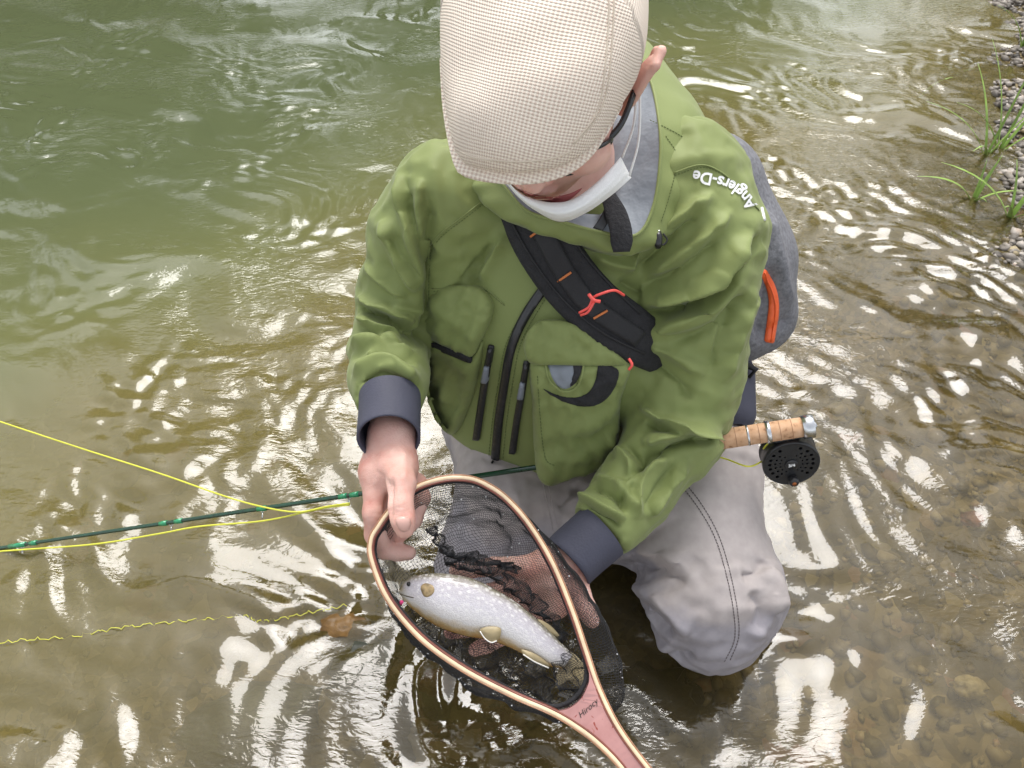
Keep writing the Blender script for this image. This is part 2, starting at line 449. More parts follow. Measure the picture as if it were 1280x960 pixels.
# ================================================================= SETTING
def sstep(a, b, x):
    t = np.clip((x-a)/(b-a), 0, 1); return t*t*(3-2*t)
def axis_coords(lo, hi, step, far, g=1.25):
    c = list(np.arange(lo, hi+step/2, step)); s = step; x = c[-1]
    while x < far: s *= g; x += s; c.append(x)
    s = step; x = c[0]
    while x > -far: s *= g; x -= s; c.insert(0, x)
    return np.array(c)
BANKN = spec_noise(256, 8.0, .5, .8, seed=11)
def bed_z(x, y):
    s = -x*.62+y*.78                                        # grows towards the deep side of the river
    dep = .085+.10*sstep(.2, 1.3, s)+.55*sstep(1.0, 3.2, s)+.6*sstep(3, 7, s)
    z = -dep+.018*sample(BANKN, 8.0, x, y)*sstep(-1, .5, 1.2-s*.3)
    edge = 1.36+.46*(y-1.75)+.05*sample(BANKN, 8.0, x*1.7, y*1.7)
    ins = np.minimum(np.minimum(x-edge, (y-1.55)*.9), (3.35-y+(x-1.3)*.3)*.8)         # gravel bar
    b = np.where(ins > -.5, .20*ins, -.10)
    b = np.minimum(b, .12+.02*ins)
    return np.maximum(z, b+.0*z)
# far side banks rise beyond the river
def ground_z(x, y):
    z = bed_z(x, y)
    far = sstep(10, 14, y+.25*np.abs(x))
    return z*(1-far)+far*(1.2+.06*(y-12))

gx = axis_coords(-2.6, 2.6, .03, 70, 1.2); gy = axis_coords(-.6, 4.0, .03, 70, 1.2)
X, Y = np.meshgrid(gx, gy, indexing='ij')
def grid_mesh(name, X, Y, Z):
    n, m = X.shape; I = np.arange(n*m).reshape(n, m)
    F = np.stack([I[:-1, :-1], I[1:, :-1], I[1:, 1:], I[:-1, 1:]], -1).reshape(-1, 4)
    return mesh_np(name, np.stack([X, Y, Z], -1).reshape(-1, 3), F)

# --- river bed material: packed pebbles of silt-brown tones
m_bed, t, out = nodes('riverbed_gravel'); L = t.links.new
c = coord(t)
v1 = N(t, 'ShaderNodeTexVoronoi', Scale=26.0, Randomness=1.0); v2 = N(t, 'ShaderNodeTexVoronoi', Scale=75.0); nz = N(t, 'ShaderNodeTexNoise', Scale=1.7, Detail=5.0)
wn = N(t, 'ShaderNodeTexNoise', Scale=9.0, Detail=3.0)
mxv = t.nodes.new('ShaderNodeVectorMath'); mxv.operation = 'MULTIPLY_ADD'; mxv.inputs[1].default_value = (.06, .06, .06)
L(c, wn.inputs['Vector']); L(wn.outputs['Color'], mxv.inputs[0]); L(c, mxv.inputs[2])
for v in (v1, v2): L(mxv.outputs[0], v.inputs['Vector'])
L(c, nz.inputs['Vector'])
sep = t.nodes.new('ShaderNodeSeparateColor'); L(v1.outputs['Color'], sep.inputs[0])
sep2 = t.nodes.new('ShaderNodeSeparateColor'); L(v2.outputs['Color'], sep2.inputs[0])
ca = ramp(t, sep.outputs[0], [(0, (.06, .045, .018)), (.35, (.13, .095, .038)), (.7, (.19, .14, .062)), (.93, (.30, .235, .125)), (1, (.24, .10, .05))])
cb = ramp(t, sep2.outputs[0], [(0, (.08, .06, .025)), (.5, (.15, .115, .05)), (1, (.27, .21, .11))])
mx = N(t, 'ShaderNodeMix', data_type='RGBA'); L(ramp(t, nz.outputs[0], [(.40, (0, 0, 0)), (.6, (1, 1, 1))]), mx.inputs[0]); L(ca, mx.inputs[6]); L(cb, mx.inputs[7])
mx2 = N(t, 'ShaderNodeMix', data_type='RGBA', blend_type='MULTIPLY'); mx2.inputs[0].default_value = .75
L(mx.outputs[2], mx2.inputs[6]); L(ramp(t, nz.outputs[0], [(.3, (.55, .6, .5)), (.7, (1.2, 1.1, .95))]), mx2.inputs[7])
b = N(t, 'ShaderNodeBsdfPrincipled', Roughness=.75); L(mx2.outputs[2], b.inputs['Base Color'])
bp = N(t, 'ShaderNodeBump', Strength=.9, Distance=.012); bp.invert = True; L(v1.outputs['Distance'], bp.inputs['Height']); L(bp.outputs[0], b.inputs['Normal'])
L(b.outputs[0], out.inputs['Surface'])
bed = tag(link('riverbed', grid_mesh('riverbed', X, Y, ground_z(X, Y)), m_bed), kind='structure')

# --- water surface
wx = axis_coords(-1.7, 1.9, .008, 70, 1.12); wy = axis_coords(-.05, 2.9, .008, 70, 1.12)
WX, WY = np.meshgrid(wx, wy, indexing='ij')
n1 = spec_noise(512, 4.0, .34, .45, direc=math.radians(72), aniso=2.6, seed=21)
n2 = spec_noise(512, 4.0, .15, .40, direc=math.radians(62), aniso=1.9, seed=22)
n3 = spec_noise(512, 4.0, .070, .38, direc=math.radians(50), aniso=1.5, seed=23)
n4 = spec_noise(1024, 4.0, .038, .36, direc=math.radians(66), aniso=1.7, seed=26)
nm = spec_noise(256, 4.0, .9, .5, seed=24); nw = spec_noise(256, 4.0, .5, .5, seed=25)
wxx = WX+.03*sample(nw, 4.0, WX, WY); wyy = WY+.03*sample(nw, 4.0, WY+1.3, WX)
fade = 1/(1+np.maximum(0, np.hypot(WX, WY)-3.5)*.8)
mod = .35+.65*sstep(-.8, .9, sample(nm, 4.0, WX, WY))
mod2 = .25+.75*sstep(-.6, .8, sample(nm, 4.0, WX*1.3+2, WY*1.3))
near = sstep(2.4, .9, WY-.5*WX)
WZ = (.0028*sample(n1, 4.0, wxx, wyy)+(.0021*mod)*sample(n2, 4.0, wxx, wyy)*(.75+.45*near)+(.00145*mod2)*sample(n3, 4.0, wxx, wyy)*(.80+.55*near)+.00075*(.15+mod*mod2)*sample(n4, 4.0, wxx, wyy)*(.62+.62*near))*fade
m_water, t, out = nodes('river_water'); L = t.links.new
geo = t.nodes.new('ShaderNodeNewGeometry'); pos = geo.outputs['Position']
dp = t.nodes.new('ShaderNodeVectorMath'); dp.operation = 'DOT_PRODUCT'; dp.inputs[1].default_value = (-.62, .78, 0); L(pos, dp.inputs[0])
nzw = N(t, 'ShaderNodeTexNoise', Scale=1.3, Detail=3.0); L(pos, nzw.inputs['Vector'])
ad = N(t, 'ShaderNodeMath', operation='MULTIPLY_ADD'); ad.inputs[1].default_value = .9; L(nzw.outputs[0], ad.inputs[0]); L(dp.outputs['Value'], ad.inputs[2])
deep = N(t, 'ShaderNodeMapRange'); deep.interpolation_type = 'SMOOTHSTEP'; deep.inputs[1].default_value = .55; deep.inputs[2].default_value = 2.9; L(ad.outputs[0], deep.inputs[0])
silt = ramp(t, deep.outputs[0], [(0, (.105, .080, .028)), (.45, (.165, .140, .048)), (.75, (.132, .137, .056)), (1, (.090, .107, .050))])
turb = ramp(t, deep.outputs[0], [(0, (.34,)*3), (.35, (.64,)*3), (.8, (.95,)*3), (1, (.97,)*3)])
dif = t.nodes.new('ShaderNodeBsdfDiffuse'); L(silt, dif.inputs['Color'])
tr = t.nodes.new('ShaderNodeBsdfTransparent'); tr.inputs['Color'].default_value = (.92, .88, .70, 1)
body = t.nodes.new('ShaderNodeMixShader'); L(turb, body.inputs[0]); L(tr.outputs[0], body.inputs[1]); L(dif.outputs[0], body.inputs[2])
# fine capillary ripples
wv = t.nodes.new('ShaderNodeMapping'); wv.inputs['Rotation'].default_value = (0, 0, math.radians(-35)); wv.inputs['Scale'].default_value = (1, 2.2, 1); L(pos, wv.inputs['Vector'])
fr1 = N(t, 'ShaderNodeTexNoise', Scale=34.0, Detail=2.0, Distortion=1.2); L(wv.outputs[0], fr1.inputs['Vector'])
fr2 = N(t, 'ShaderNodeTexNoise', Scale=2.4, Detail=2.0); L(pos, fr2.inputs['Vector'])
msk = ramp(t, fr2.outputs[0], [(.42, (.12,)*3), (.62, (1, 1, 1))])
fr3 = N(t, 'ShaderNodeTexNoise', Scale=88.0, Detail=1.5, Distortion=.8); L(wv.outputs[0], fr3.inputs['Vector'])
fs_ = N(t, 'ShaderNodeMath', operation='MULTIPLY_ADD'); fs_.inputs[1].default_value = .22; L(fr3.outputs[0], fs_.inputs[0]); L(fr1.outputs[0], fs_.inputs[2])
fm = N(t, 'ShaderNodeMath', operation='MULTIPLY'); L(fs_.outputs[0], fm.inputs[0]); L(msk, fm.inputs[1])
bp = N(t, 'ShaderNodeBump', Strength=1.0, Distance=.0018); L(fm.outputs[0], bp.inputs['Height'])
gl = N(t, 'ShaderNodeBsdfGlossy', Roughness=.010); gl.inputs['Color'].default_value = (1, 1, 1, 1); L(bp.outputs[0], gl.inputs['Normal'])
fz = N(t, 'ShaderNodeFresnel', IOR=1.56); L(bp.outputs[0], fz.inputs['Normal'])
ms = t.nodes.new('ShaderNodeMixShader'); L(fz.outputs[0], ms.inputs[0]); L(body.outputs[0], ms.inputs[1]); L(gl.outputs[0], ms.inputs[2])
L(ms.outputs[0], out.inputs['Surface'])
water = tag(link('water', grid_mesh('water', WX, WY, WZ), m_water), kind='structure')

# --- stones
def ico(sub):
    bm = bmesh.new(); bmesh.ops.create_icosphere(bm, subdivisions=sub, radius=1.0)
    V = np.array([v.co[:] for v in bm.verts]); F = [[v.index for v in f.verts] for f in bm.faces]; bm.free(); return V, np.array(F)
def rock_shape(sub, seed, rough=.16):
    V, F = ico(sub); r = 1+rough*noise3(V, .22, seed)
    return V*r[:, None], F
def stone_mat(name, stops, rough=.6):
    m, t, out = nodes(name); L = t.links.new
    gi = t.nodes.new('ShaderNodeNewGeometry'); nn = N(t, 'ShaderNodeTexNoise', Scale=38.0, Detail=5.0); L(coord(t), nn.inputs['Vector'])
    a = N(t, 'ShaderNodeMath', operation='MULTIPLY_ADD'); a.inputs[1].default_value = .35; L(nn.outputs[0], a.inputs[0])
    s_ = N(t, 'ShaderNodeMath', operation='MULTIPLY_ADD'); s_.inputs[1].default_value = .8; s_.inputs[2].default_value = -.07; L(gi.outputs['Random Per Island'], s_.inputs[0]); L(s_.outputs[0], a.inputs[2])
    b = N(t, 'ShaderNodeBsdfPrincipled', Roughness=rough); L(ramp(t, a.outputs[0], stops), b.inputs['Base Color'])
    bp = N(t, 'ShaderNodeBump', Strength=.5, Distance=.004); L(nn.outputs[0], bp.inputs['Height']); L(bp.outputs[0], b.inputs['Normal'])
    L(b.outputs[0], out.inputs['Surface']); return m
m_gravel = stone_mat('bank_gravel', [(0, (.04, .034, .028)), (.3, (.125, .108, .088)), (.6, (.23, .20, .165)), (.85, (.40, .36, .315)), (1, (.30, .18, .10))])
m_bedstone = stone_mat('wet_bed_stones', [(0, (.045, .035, .014)), (.35, (.12, .09, .036)), (.65, (.20, .15, .07)), (.88, (.34, .28, .17)), (1, (.28, .10, .05))])
SH = [rock_shape(1, k, .2) for k in range(6)]
def scatter(name, pts, sizes, mat_, flat=.6):
    Vs, Fs, b = [], [], 0
    for (x, y, z), s in zip(pts, sizes):
        V, F = SH[RNG.integers(6)]; a = RNG.random()*6.28; sc = s*np.array([1+.5*RNG.random(), .8+.3*RNG.random(), flat*(.7+.5*RNG.random())])
        W = V*sc; W = np.stack([W[:, 0]*math.cos(a)-W[:, 1]*math.sin(a), W[:, 0]*math.sin(a)+W[:, 1]*math.cos(a), W[:, 2]], -1)+np.array([x, y, z])
        Vs.append(W); Fs.append(F+b); b += len(V)
    return link(name, mesh_np(name, np.vstack(Vs), np.vstack(Fs)), mat_)
# gravel bar in the shallows: too many to count
q = []
while len(q) < 9500:
    y = RNG.uniform(1.5, 3.4); x = RNG.uniform(1.0, 2.5); z = float(bed_z(np.array([x]), np.array([y]))[0])
    if z > -.035 and (z > -.005 or RNG.random() < .6): q.append((x, y, z+.003))
gr = scatter('gravel', q, .006+.013*RNG.random(len(q))**2.6, m_gravel)
tag(gr, 'grey and tan pebbles heaped into a small gravel bar at the water edge', 'gravel', kind='stuff')
q = []
while len(q) < 3800:
    y = RNG.uniform(.1, 2.3); x = RNG.uniform(-.9, 1.7)
    if RNG.random() < .15+.85*float(sstep(.9, -.3, -x*.62+y*.78)): q.append((x, y, float(bed_z(np.array([x]), np.array([y]))[0])+.002))
bs = scatter('bed_pebbles', q, .005+.014*RNG.random(len(q))**3, m_bedstone, .5)
tag(bs, 'brown and tan pebbles lying on the river bed under clear shallow water', 'pebbles', kind='stuff')
def stone(px, py, size, col, label, z=None, sq=(1, .8, .5), rot=0., seed=0, top=-.012):
    p = Pz(px, py, 0.0); V, F = rock_shape(3, seed, .13); V = V*np.array(sq)*size
    ca_, sa_ = math.cos(rot), math.sin(rot); V = np.stack([V[:, 0]*ca_-V[:, 1]*sa_, V[:, 0]*sa_+V[:, 1]*ca_, V[:, 2]], -1)
    o = link('river_stone', mesh_np('river_stone', V, F), mat('stone_'+str(seed), col, .45, .45, 22, .003, 90))
    o.location = (p[0], p[1], top-V[:, 2].max()); return tag(o, label, 'stone', 'loose stones under the shallow water')
stone(428, 779, .046, (.17, .085, .014), 'orange-brown stone at the water surface near the hand gripping the hoop', sq=(1, .62, .5), seed=1, top=.004)
stone(452, 822, .058, (.045, .05, .035), 'dark slate stone beneath the water beside the orange-brown stone', sq=(1, .7, .45), rot=.4, seed=2, top=.003)
stone(300, 893, .085, (.05, .058, .03), 'large dark green flat stone sunk under rippling water', sq=(1.2, .7, .35), rot=.35, seed=3, top=-.008)
stone(1225, 637, .022, (.34, .12, .07), 'small brick-red stone on the pebbly bed of the shallows', sq=(1, .7, .5), seed=4, top=-.02)
stone(1225, 848, .026, (.40, .33, .20), 'pale tan stone on the bed of the clear shallows', sq=(1, .7, .5), seed=5, top=-.02)
stone(810, 850, .085, (.028, .022, .012), 'broad dark brown form under the water, added for the shade below the bent knee', sq=(1.1, .7, .3), seed=6, top=-.05)  # dark form standing in for the shadow on the water below the knee
stone(545, 838, .030, (.16, .07, .03), 'rust-brown stone under the water beside the net bag', sq=(1, .7, .5), seed=8, top=-.03)

# --- grass on the gravel bar
m_grass = mat('river_grass', (.24, .37, .075), .45, .4, 14)
def grass(base, blades, label):
    o = empty('grass_plant', base)
    for (hgt, lean, az, wid, droop) in blades:
        hgt, lean, wid, droop = hgt*.78, lean*.75, wid*.85, droop*.8
        n = 11; V = []; F = []
        for i in range(n):
            s_ = i/(n-1); out_ = lean*s_+droop*s_*s_; zz = hgt*(s_-.55*droop/max(hgt, .05)*s_**2.6)
            wd = wid*(1-s_**2.2)*.5+.0004; c_, s2 = math.cos(az), math.sin(az)
            for k, q_ in ((-1, .25), (0, 0), (1, .25)):
                V.append((c_*out_-s2*wd*k, s2*out_+c_*wd*k, zz+abs(k)*wd*.35))
        for i in range(n-1):
            for k in (0, 1): F.append((i*3+k, i*3+k+1, i*3+k+4, i*3+k+3))
        me = mesh_np('blade', V, F); b_ = link('blade', me, m_grass, o)
        md = b_.modifiers.new('thickness', 'SOLIDIFY'); md.thickness = .0006
    return tag(o, label, 'grass plant', 'grass plants at the gravel bar')
def blades(n, h, lean, az0, spread, wid=.008, droop=.0):
    return [(h*random.uniform(.65, 1.1), lean*random.uniform(.4, 1.2), az0+random.uniform(-spread, spread), wid*random.uniform(.7, 1.2), droop*random.uniform(.5, 1.3)) for _ in range(n)]
PI = math.pi
def gpos(px, py):
    p = Pz(px, py, .02); return (p[0], p[1], float(bed_z(np.array([p[0]]), np.array([p[1]]))[0])-.005)
grass(gpos(1239, 183), [(.46, .05, .9, .008, .02), (.40, .10, -.3, .010, .06), (.30, .16, PI*.95, .012, .14), (.22, .13, PI*1.25, .011, .13), (.34, .14, 1.9, .010, .08)], 'tall upright grass clump growing from the gravel bar')
grass(gpos(1254, 178), [(.56, .10, .8, .009, .03), (.50, .16, .2, .012, .08), (.32, .15, PI*1.05, .012, .13), (.36, .18, -.5, .012, .14), (.44, .12, 2.3, .010, .08)], 'tallest leaning grass stems with fallen leaf on the gravel')
grass(gpos(1222, 240), [(.20, .10, PI, .017, .14), (.20, .03, .6, .014, .02), (.14, .06, -.5, .012, .07), (.17, .03, 1.4, .011, .02), (.12, .05, -1.8, .012, .06)], 'low grass with one long arching leaf hanging into the water')
grass(gpos(1268, 262), [(.26, .15, PI*.9, .018, .14), (.24, .05, .4, .016, .03), (.18, .09, -2.4, .015, .08), (.22, .05, 2.0, .014, .03), (.16, .09, -1.2, .014, .07)], 'broad-leaved grass at the low wet end of the gravel bar')
grass(gpos(1162, 92), [(.14, .04, 0, .014, .07), (.09, .04, PI, .011, .05)], 'lone hooked grass shoot standing in open water')
grass(gpos(1204, 75), [(.04, .05, 0, .015, .03), (.04, .05, 2.6, .013, .03), (.03, .04, 4.2, .013, .02)], 'small flattened green sprig floating off the gravel bar tip')
grass(gpos(1277, 60), [(.36, .06, 1.2, .013, .03), (.30, .03, 2.2, .015, .08), (.34, .06, -.3, .013, .07), (.26, .10, PI, .014, .1)], 'grass with a hooked yellow leaf at the far end of the gravel bar')

# --- wooded far bank, mirrored in the river: one mass of leaves and trunks
wl = MB(); lv, lf = [], []
m_leaf = mat('woodland_leaves', (.060, .085, .030), .6, .5, 1.5)
for k in range(30):
    cx_, cy_ = RNG.uniform(-26, 26), RNG.uniform(12.0, 18); hh_ = RNG.uniform(8.5, 13); rr2 = RNG.uniform(2.0, 3.2); gz = float(ground_z(np.array([cx_]), np.array([cy_]))[0])
    wl.tube([(cx_, cy_, gz-.3), (cx_+RNG.uniform(-.4, .4), cy_, gz+hh_*.45), (cx_+RNG.uniform(-.8, .8), cy_, gz+hh_*.85)], [.22, .15, .05], 7)
    n_ = 1100; d_ = RNG.standard_normal((n_, 3)); d_ /= np.linalg.norm(d_, axis=1)[:, None]; rad = RNG.random(n_)**.45
    c0_ = np.array([cx_, cy_, gz+hh_*.56]); pc = c0_+d_*rad[:, None]*np.array([rr2, rr2, hh_*.50])*(1+.18*noise3(d_, .35, k))[:, None]
    a_, b_ = RNG.standard_normal((n_, 3)), RNG.standard_normal((n_, 3)); a_ /= np.linalg.norm(a_, axis=1)[:, None]; b_ -= a_*(a_*b_).sum(1)[:, None]; b_ /= np.linalg.norm(b_, axis=1)[:, None]
    s_ = RNG.uniform(.14, .34, n_)[:, None]; lv.append(np.stack([pc-a_*s_, pc-b_*s_*.6, pc+a_*s_, pc+b_*s_*.6], 1).reshape(-1, 3))
lv = np.vstack(lv); lf = np.arange(len(lv)).reshape(-1, 4)
wd_ = tag(link('far_woodland', mesh_np('far_woodland', lv, lf, False), m_leaf), 'leafy green woodland lining the far bank of the river', 'woodland', kind='stuff')
tk_ = part('trunks', wl.mesh('trunks'), mat('bark', (.09, .07, .05), .9, .3, 6), wd_); tk_['kind'] = 'stuff'

# ================================================================= PERSON
m_jacket, t, out = nodes('green_jacket_cloth'); L = t.links.new
c = coord(t); n1_ = N(t, 'ShaderNodeTexNoise', Scale=7.0, Detail=4.0); L(c, n1_.inputs['Vector'])
n2_ = N(t, 'ShaderNodeTexNoise', Scale=900.0, Detail=1.0); L(c, n2_.inputs['Vector']); n3_ = N(t, 'ShaderNodeTexNoise', Scale=26.0, Detail=3.0, Distortion=.6); L(c, n3_.inputs['Vector'])
b = N(t, 'ShaderNodeBsdfPrincipled', Roughness=.62); b.inputs['Specular IOR Level'].default_value = .35; b.inputs['Sheen Weight'].default_value = .12
L(ramp(t, n1_.outputs[0], [(.3, (.174, .212, .066)), (.7, (.208, .250, .083))]), b.inputs['Base Color'])
bp0 = N(t, 'ShaderNodeBump', Strength=.12, Distance=.003); L(n3_.outputs[0], bp0.inputs['Height'])
bp = N(t, 'ShaderNodeBump', Strength=.25, Distance=.0006); L(n2_.outputs[0], bp.inputs['Height']); L(bp0.outputs[0], bp.inputs['Normal']); L(bp.outputs[0], b.inputs['Normal'])
L(b.outputs[0], out.inputs['Surface'])
m_wader = None
m_cuff = mat('slate_neoprene', (.050, .052, .078), .7, .1, 10, .0006, 300)
m_black = mat('black_webbing', (.012, .012, .014), .7, .2, 30, .0008, 500)
m_blackrough = mat('black_padding', (.018, .018, .020), .9, .25, 60, .002, 260)
m_zip = mat('black_zip_coating', (.02, .02, .022), .28, .1, 20, .0004, 200)
m_lining = mat('grey_lining', (.20, .225, .255), .55, .12, 12, .003, 40)
m_skin, t, out = nodes('skin'); L = t.links.new
c = coord(t); a1 = N(t, 'ShaderNodeTexNoise', Scale=30.0, Detail=5.0); L(c, a1.inputs['Vector']); a2 = N(t, 'ShaderNodeTexNoise', Scale=330.0, Detail=5.0, Roughness=.7); L(c, a2.inputs['Vector'])
b = N(t, 'ShaderNodeBsdfPrincipled', Roughness=.48); b.inputs['Subsurface Weight'].default_value = .18; b.inputs['Subsurface Radius'].default_value = (.010, .0035, .002); b.inputs['Subsurface Scale'].default_value = .5
L(ramp(t, a1.outputs[0], [(.30, (.60, .28, .225)), (.45, (.68, .39, .32)), (.70, (.75, .485, .41))]), b.inputs['Base Color'])
bp = N(t, 'ShaderNodeBump', Strength=.55, Distance=.0020); L(a2.outputs[0], bp.inputs['Height']); L(bp.outputs[0], b.inputs['Normal']); L(b.outputs[0], out.inputs['Surface'])

person = empty('person', (.08, .80, -.10))
tag(person, 'person in green jacket, cream flat cap and grey waders kneeling over a netted fish', 'person')

# ---- jacket
A = lambda *q: [(P(*s[:3]), s[3]) for s in q]
sleeveA = A((560, 248, 1.055, .082), (528, 292, 1.08, .072), (503, 365, 1.12, .062), (487, 432, 1.13, .057), (487, 472, 1.07, .052), (487, 498, 1.015, .0475))
sleeveB = A((850, 235, 1.055, .098), (872, 300, 1.06, .092), (868, 380, 1.09, .082), (863, 470, 1.12, .074), (845, 540, 1.13, .068), (790, 617, 1.11, .056), (750, 664, 1.078, .050))
elbB = A((868, 480, 1.12, .06), (893, 540, 1.14, .020))
W3 = lambda x, y, z, r: (np.array([x, y, z]), r)
torso = [[W3(-.012, .90, .25, .128), W3(.0, .905, .45, .124), W3(.04, .915, .565, .10)],
         [W3(.15, .90, .25, .130), W3(.155, .905, .45, .125), W3(.135, .92, .575, .105)],
         [W3(.070, .852, .24, .128), W3(.085, .865, .42, .130), W3(.085, .905, .56, .10)]]
yoke = [W3(-.075, .925, .615, .062), W3(.08, .955, .600, .070), W3(.225, .925, .63, .072)]
J = Field((-.32, .52, .14), (.42, 1.08, .74), .0115)
for ch in torso: J.chain(ch, .05)
J.chain(yoke, .06)
J.F = np.maximum(J.F, (.205-(J.lo[2]+J.h*np.arange(J.n[2])))[None, None, :].astype(np.float32))
T_ = J.F.copy(); J.chain(sleeveA, .022); J.chain(sleeveB, .022); J.chain(elbB, .03)
gx_, gy_, gz_ = [(J.lo[k]+J.h*np.arange(J.n[k])) for k in range(3)]
for ch in (sleeveA, sleeveB):                                  # sleeve ends cut square
    a_, e_ = np.asarray(ch[-2][0]), np.asarray(ch[-1][0]); u_ = (e_-a_)/np.linalg.norm(e_-a_); e_ = e_+u_*.004
    pd = (gx_[:, None, None]-e_[0])*u_[0]+(gy_[None, :, None]-e_[1])*u_[1]+(gz_[None, None, :]-e_[2])*u_[2]
    rd = np.sqrt((gx_[:, None, None]-e_[0])**2+(gy_[None, :, None]-e_[1])**2+(gz_[None, None, :]-e_[2])**2)
    J.F = np.where(rd < .09, np.maximum(J.F, pd), J.F).astype(np.float32)
JV, JQ = J.mesh(1)
def jlabels(V):
    dA, dB = chain_dist(sleeveA, V), np.minimum(chain_dist(sleeveB, V), chain_dist(elbB, V)); dT = np.min([chain_dist(ch, V) for ch in torso+[yoke]], axis=0)
    return np.argmin(np.stack([dA, dB, dT], -1), axis=1)
lab = jlabels(JV)
adir = np.tile(np.array([0, 0, 1.0]), (len(JV), 1)); bst = np.full(len(JV), 9.0)
for ch in torso: limb_dir(JV, ch, adir, bst)
limb_dir(JV, sleeveA, adir, bst); limb_dir(JV, sleeveB, adir, bst)
pr = proj(JV); JN = vnormals(JV, JQ); front = (JN*(CAM-JV)).sum(1) > 0
box_ = lambda x0, x1, y0, y1, s_: np.clip(np.minimum(np.minimum(pr[:, 0]-x0, x1-pr[:, 0]), np.minimum(pr[:, 1]-y0, y1-pr[:, 1]))/s_+.5, 0, 1)
hold = np.where((lab == 2) & front, np.maximum(box_(528, 792, 360, 600, 16), box_(610, 800, 240, 460, 20)), 0)*.9
for ch in (sleeveA, sleeveB):
    e_ = np.asarray(ch[-1][0]); d_ = np.linalg.norm(JV-e_, axis=1); hold = np.maximum(hold, np.where(lab != 2, np.clip(1.4-d_/.05, 0, .8), 0))
infl_a = np.where(lab == 2, .04, .075); infl_c = np.where(lab == 2, .035, .03)
JV = drape(JV, JQ, np.zeros(len(JV)), adir, infl_a, infl_c, hold, 180, .05, .005, (-.010, .020))
JV, JQ = subdivide(JV, JQ); JV, JQ = subdivide(JV, JQ); lab = jlabels(JV)
S = []
def st(l, h, w1, w2, *pts, tp='b'): S.append((l, h, w1, w2, list(pts), tp))
# sleeve on the net-hand side
st(None, -.012, 7, 12, (531, 222), (532, 262), (536, 310), (537, 365), (536, 420), tp='s')
st(0, .006, 8, 14, (527, 222), (524, 262), (528, 305))
st(0, .008, 6, 13, (499, 215), (503, 258), (515, 305), (534, 362))
st(0, -.010, 5, 8, (507, 222), (511, 262), (523, 305), (538, 352))
st(0, .008, 7, 12, (476, 275), (493, 315), (522, 366)); st(0, -.006, 6, 7, (486, 290), (503, 322), (530, 352))
st(0, -.013, 6, 7, (440, 380), (478, 396), (507, 411), (538, 424)); st(0, .009, 9, 6, (446, 372), (478, 384), (520, 404))
st(0, .008, 5, 9, (446, 392), (472, 411), (502, 420)); st(0, -.007, 5, 5, (450, 408), (480, 425), (520, 434))
st(0, .008, 7, 7, (438, 432), (478, 424), (518, 440)); st(0, -.006, 5, 6, (440, 448), (482, 438), (522, 456))
st(0, .007, 6, 8, (441, 470), (478, 452), (524, 476)); st(0, -.005, 4, 5, (446, 482), (480, 468), (520, 490))
st(0, .005, 5, 7, (455, 330), (478, 352), (508, 372)); st(0, .005, 6, 8, (490, 380), (520, 388), (536, 392))
for i in range(13):
    x = 445+i*6.6; yb = 500-15*math.sin((x-440)/92*math.pi)
    st(0, .0011*(1 if i % 2 else -.9), 2.6, 2.6, (x, yb+2), (x+(487-x)*.04, yb-13), tp='s')
# big sleeve and shoulder
st(None, -.016, 6, 9, (953, 292), (905, 362), (855, 385), (800, 392)); st(None, .011, 15, 6, (942, 290), (898, 350), (850, 374), (800, 380))
st(None, .010, 10, 12, (938, 330), (890, 386), (832, 407), (805, 420)); st(None, -.007, 8, 9, (936, 366), (890, 410), (838, 428))
st(None, .009, 8, 11, (893, 240), (845, 280), (800, 316), (776, 340)); st(None, -.009, 6, 8, (880, 262), (836, 296), (790, 338))
st(None, .007, 8, 10, (915, 262), (862, 312), (806, 345)); st(None, -.007, 6, 9, (905, 292), (850, 336), (800, 358))
st(1, .006, 9, 10, (946, 360), (920, 428), (905, 480)); st(1, -.005, 8, 8, (928, 370), (900, 430), (888, 470))
st(1, .006, 8, 8, (805, 430), (840, 440), (880, 470)); st(1, -.006, 6, 7, (796, 452), (830, 462), (866, 500))
st(1, -.012, 6, 7, (925, 548), (862, 552), (806, 572)); st(1, .011, 9, 6, (905, 540), (858, 541), (802, 556))
st(1, .010, 6, 8, (800, 508), (838, 527), (897, 545)); st(1, -.009, 5, 6, (806, 528), (838, 539), (880, 547))
st(1, .009, 7, 8, (838, 566), (800, 600), (796, 650)); st(1, -.009, 5, 6, (822, 566), (782, 602), (780, 640))
st(1, .008, 6, 7, (768, 560), (790, 584), (770, 622)); st(1, -.007, 5, 5, (780, 556), (803, 585), (786, 620))
st(1, .008, 6, 7, (723, 618), (755, 636), (783, 648)); st(1, -.007, 5, 5, (728, 628), (752, 646), (776, 660))
st(1, .007, 5, 6, (745, 596), (776, 610), (792, 640)); st(1, -.006, 4, 5, (736, 606), (768, 622), (782, 644))
st(1, .007, 7, 8, (860, 572), (838, 606), (806, 648)); st(1, -.005, 5, 6, (848, 574), (826, 606), (800, 640))
for i in range(12):
    f = i/11; x, y = 703+f*64, 643+f*48
    st(1, .0011*(1 if i % 2 else -.9), 2.8, 2.8, (x, y), (x+8, y-12), tp='s')
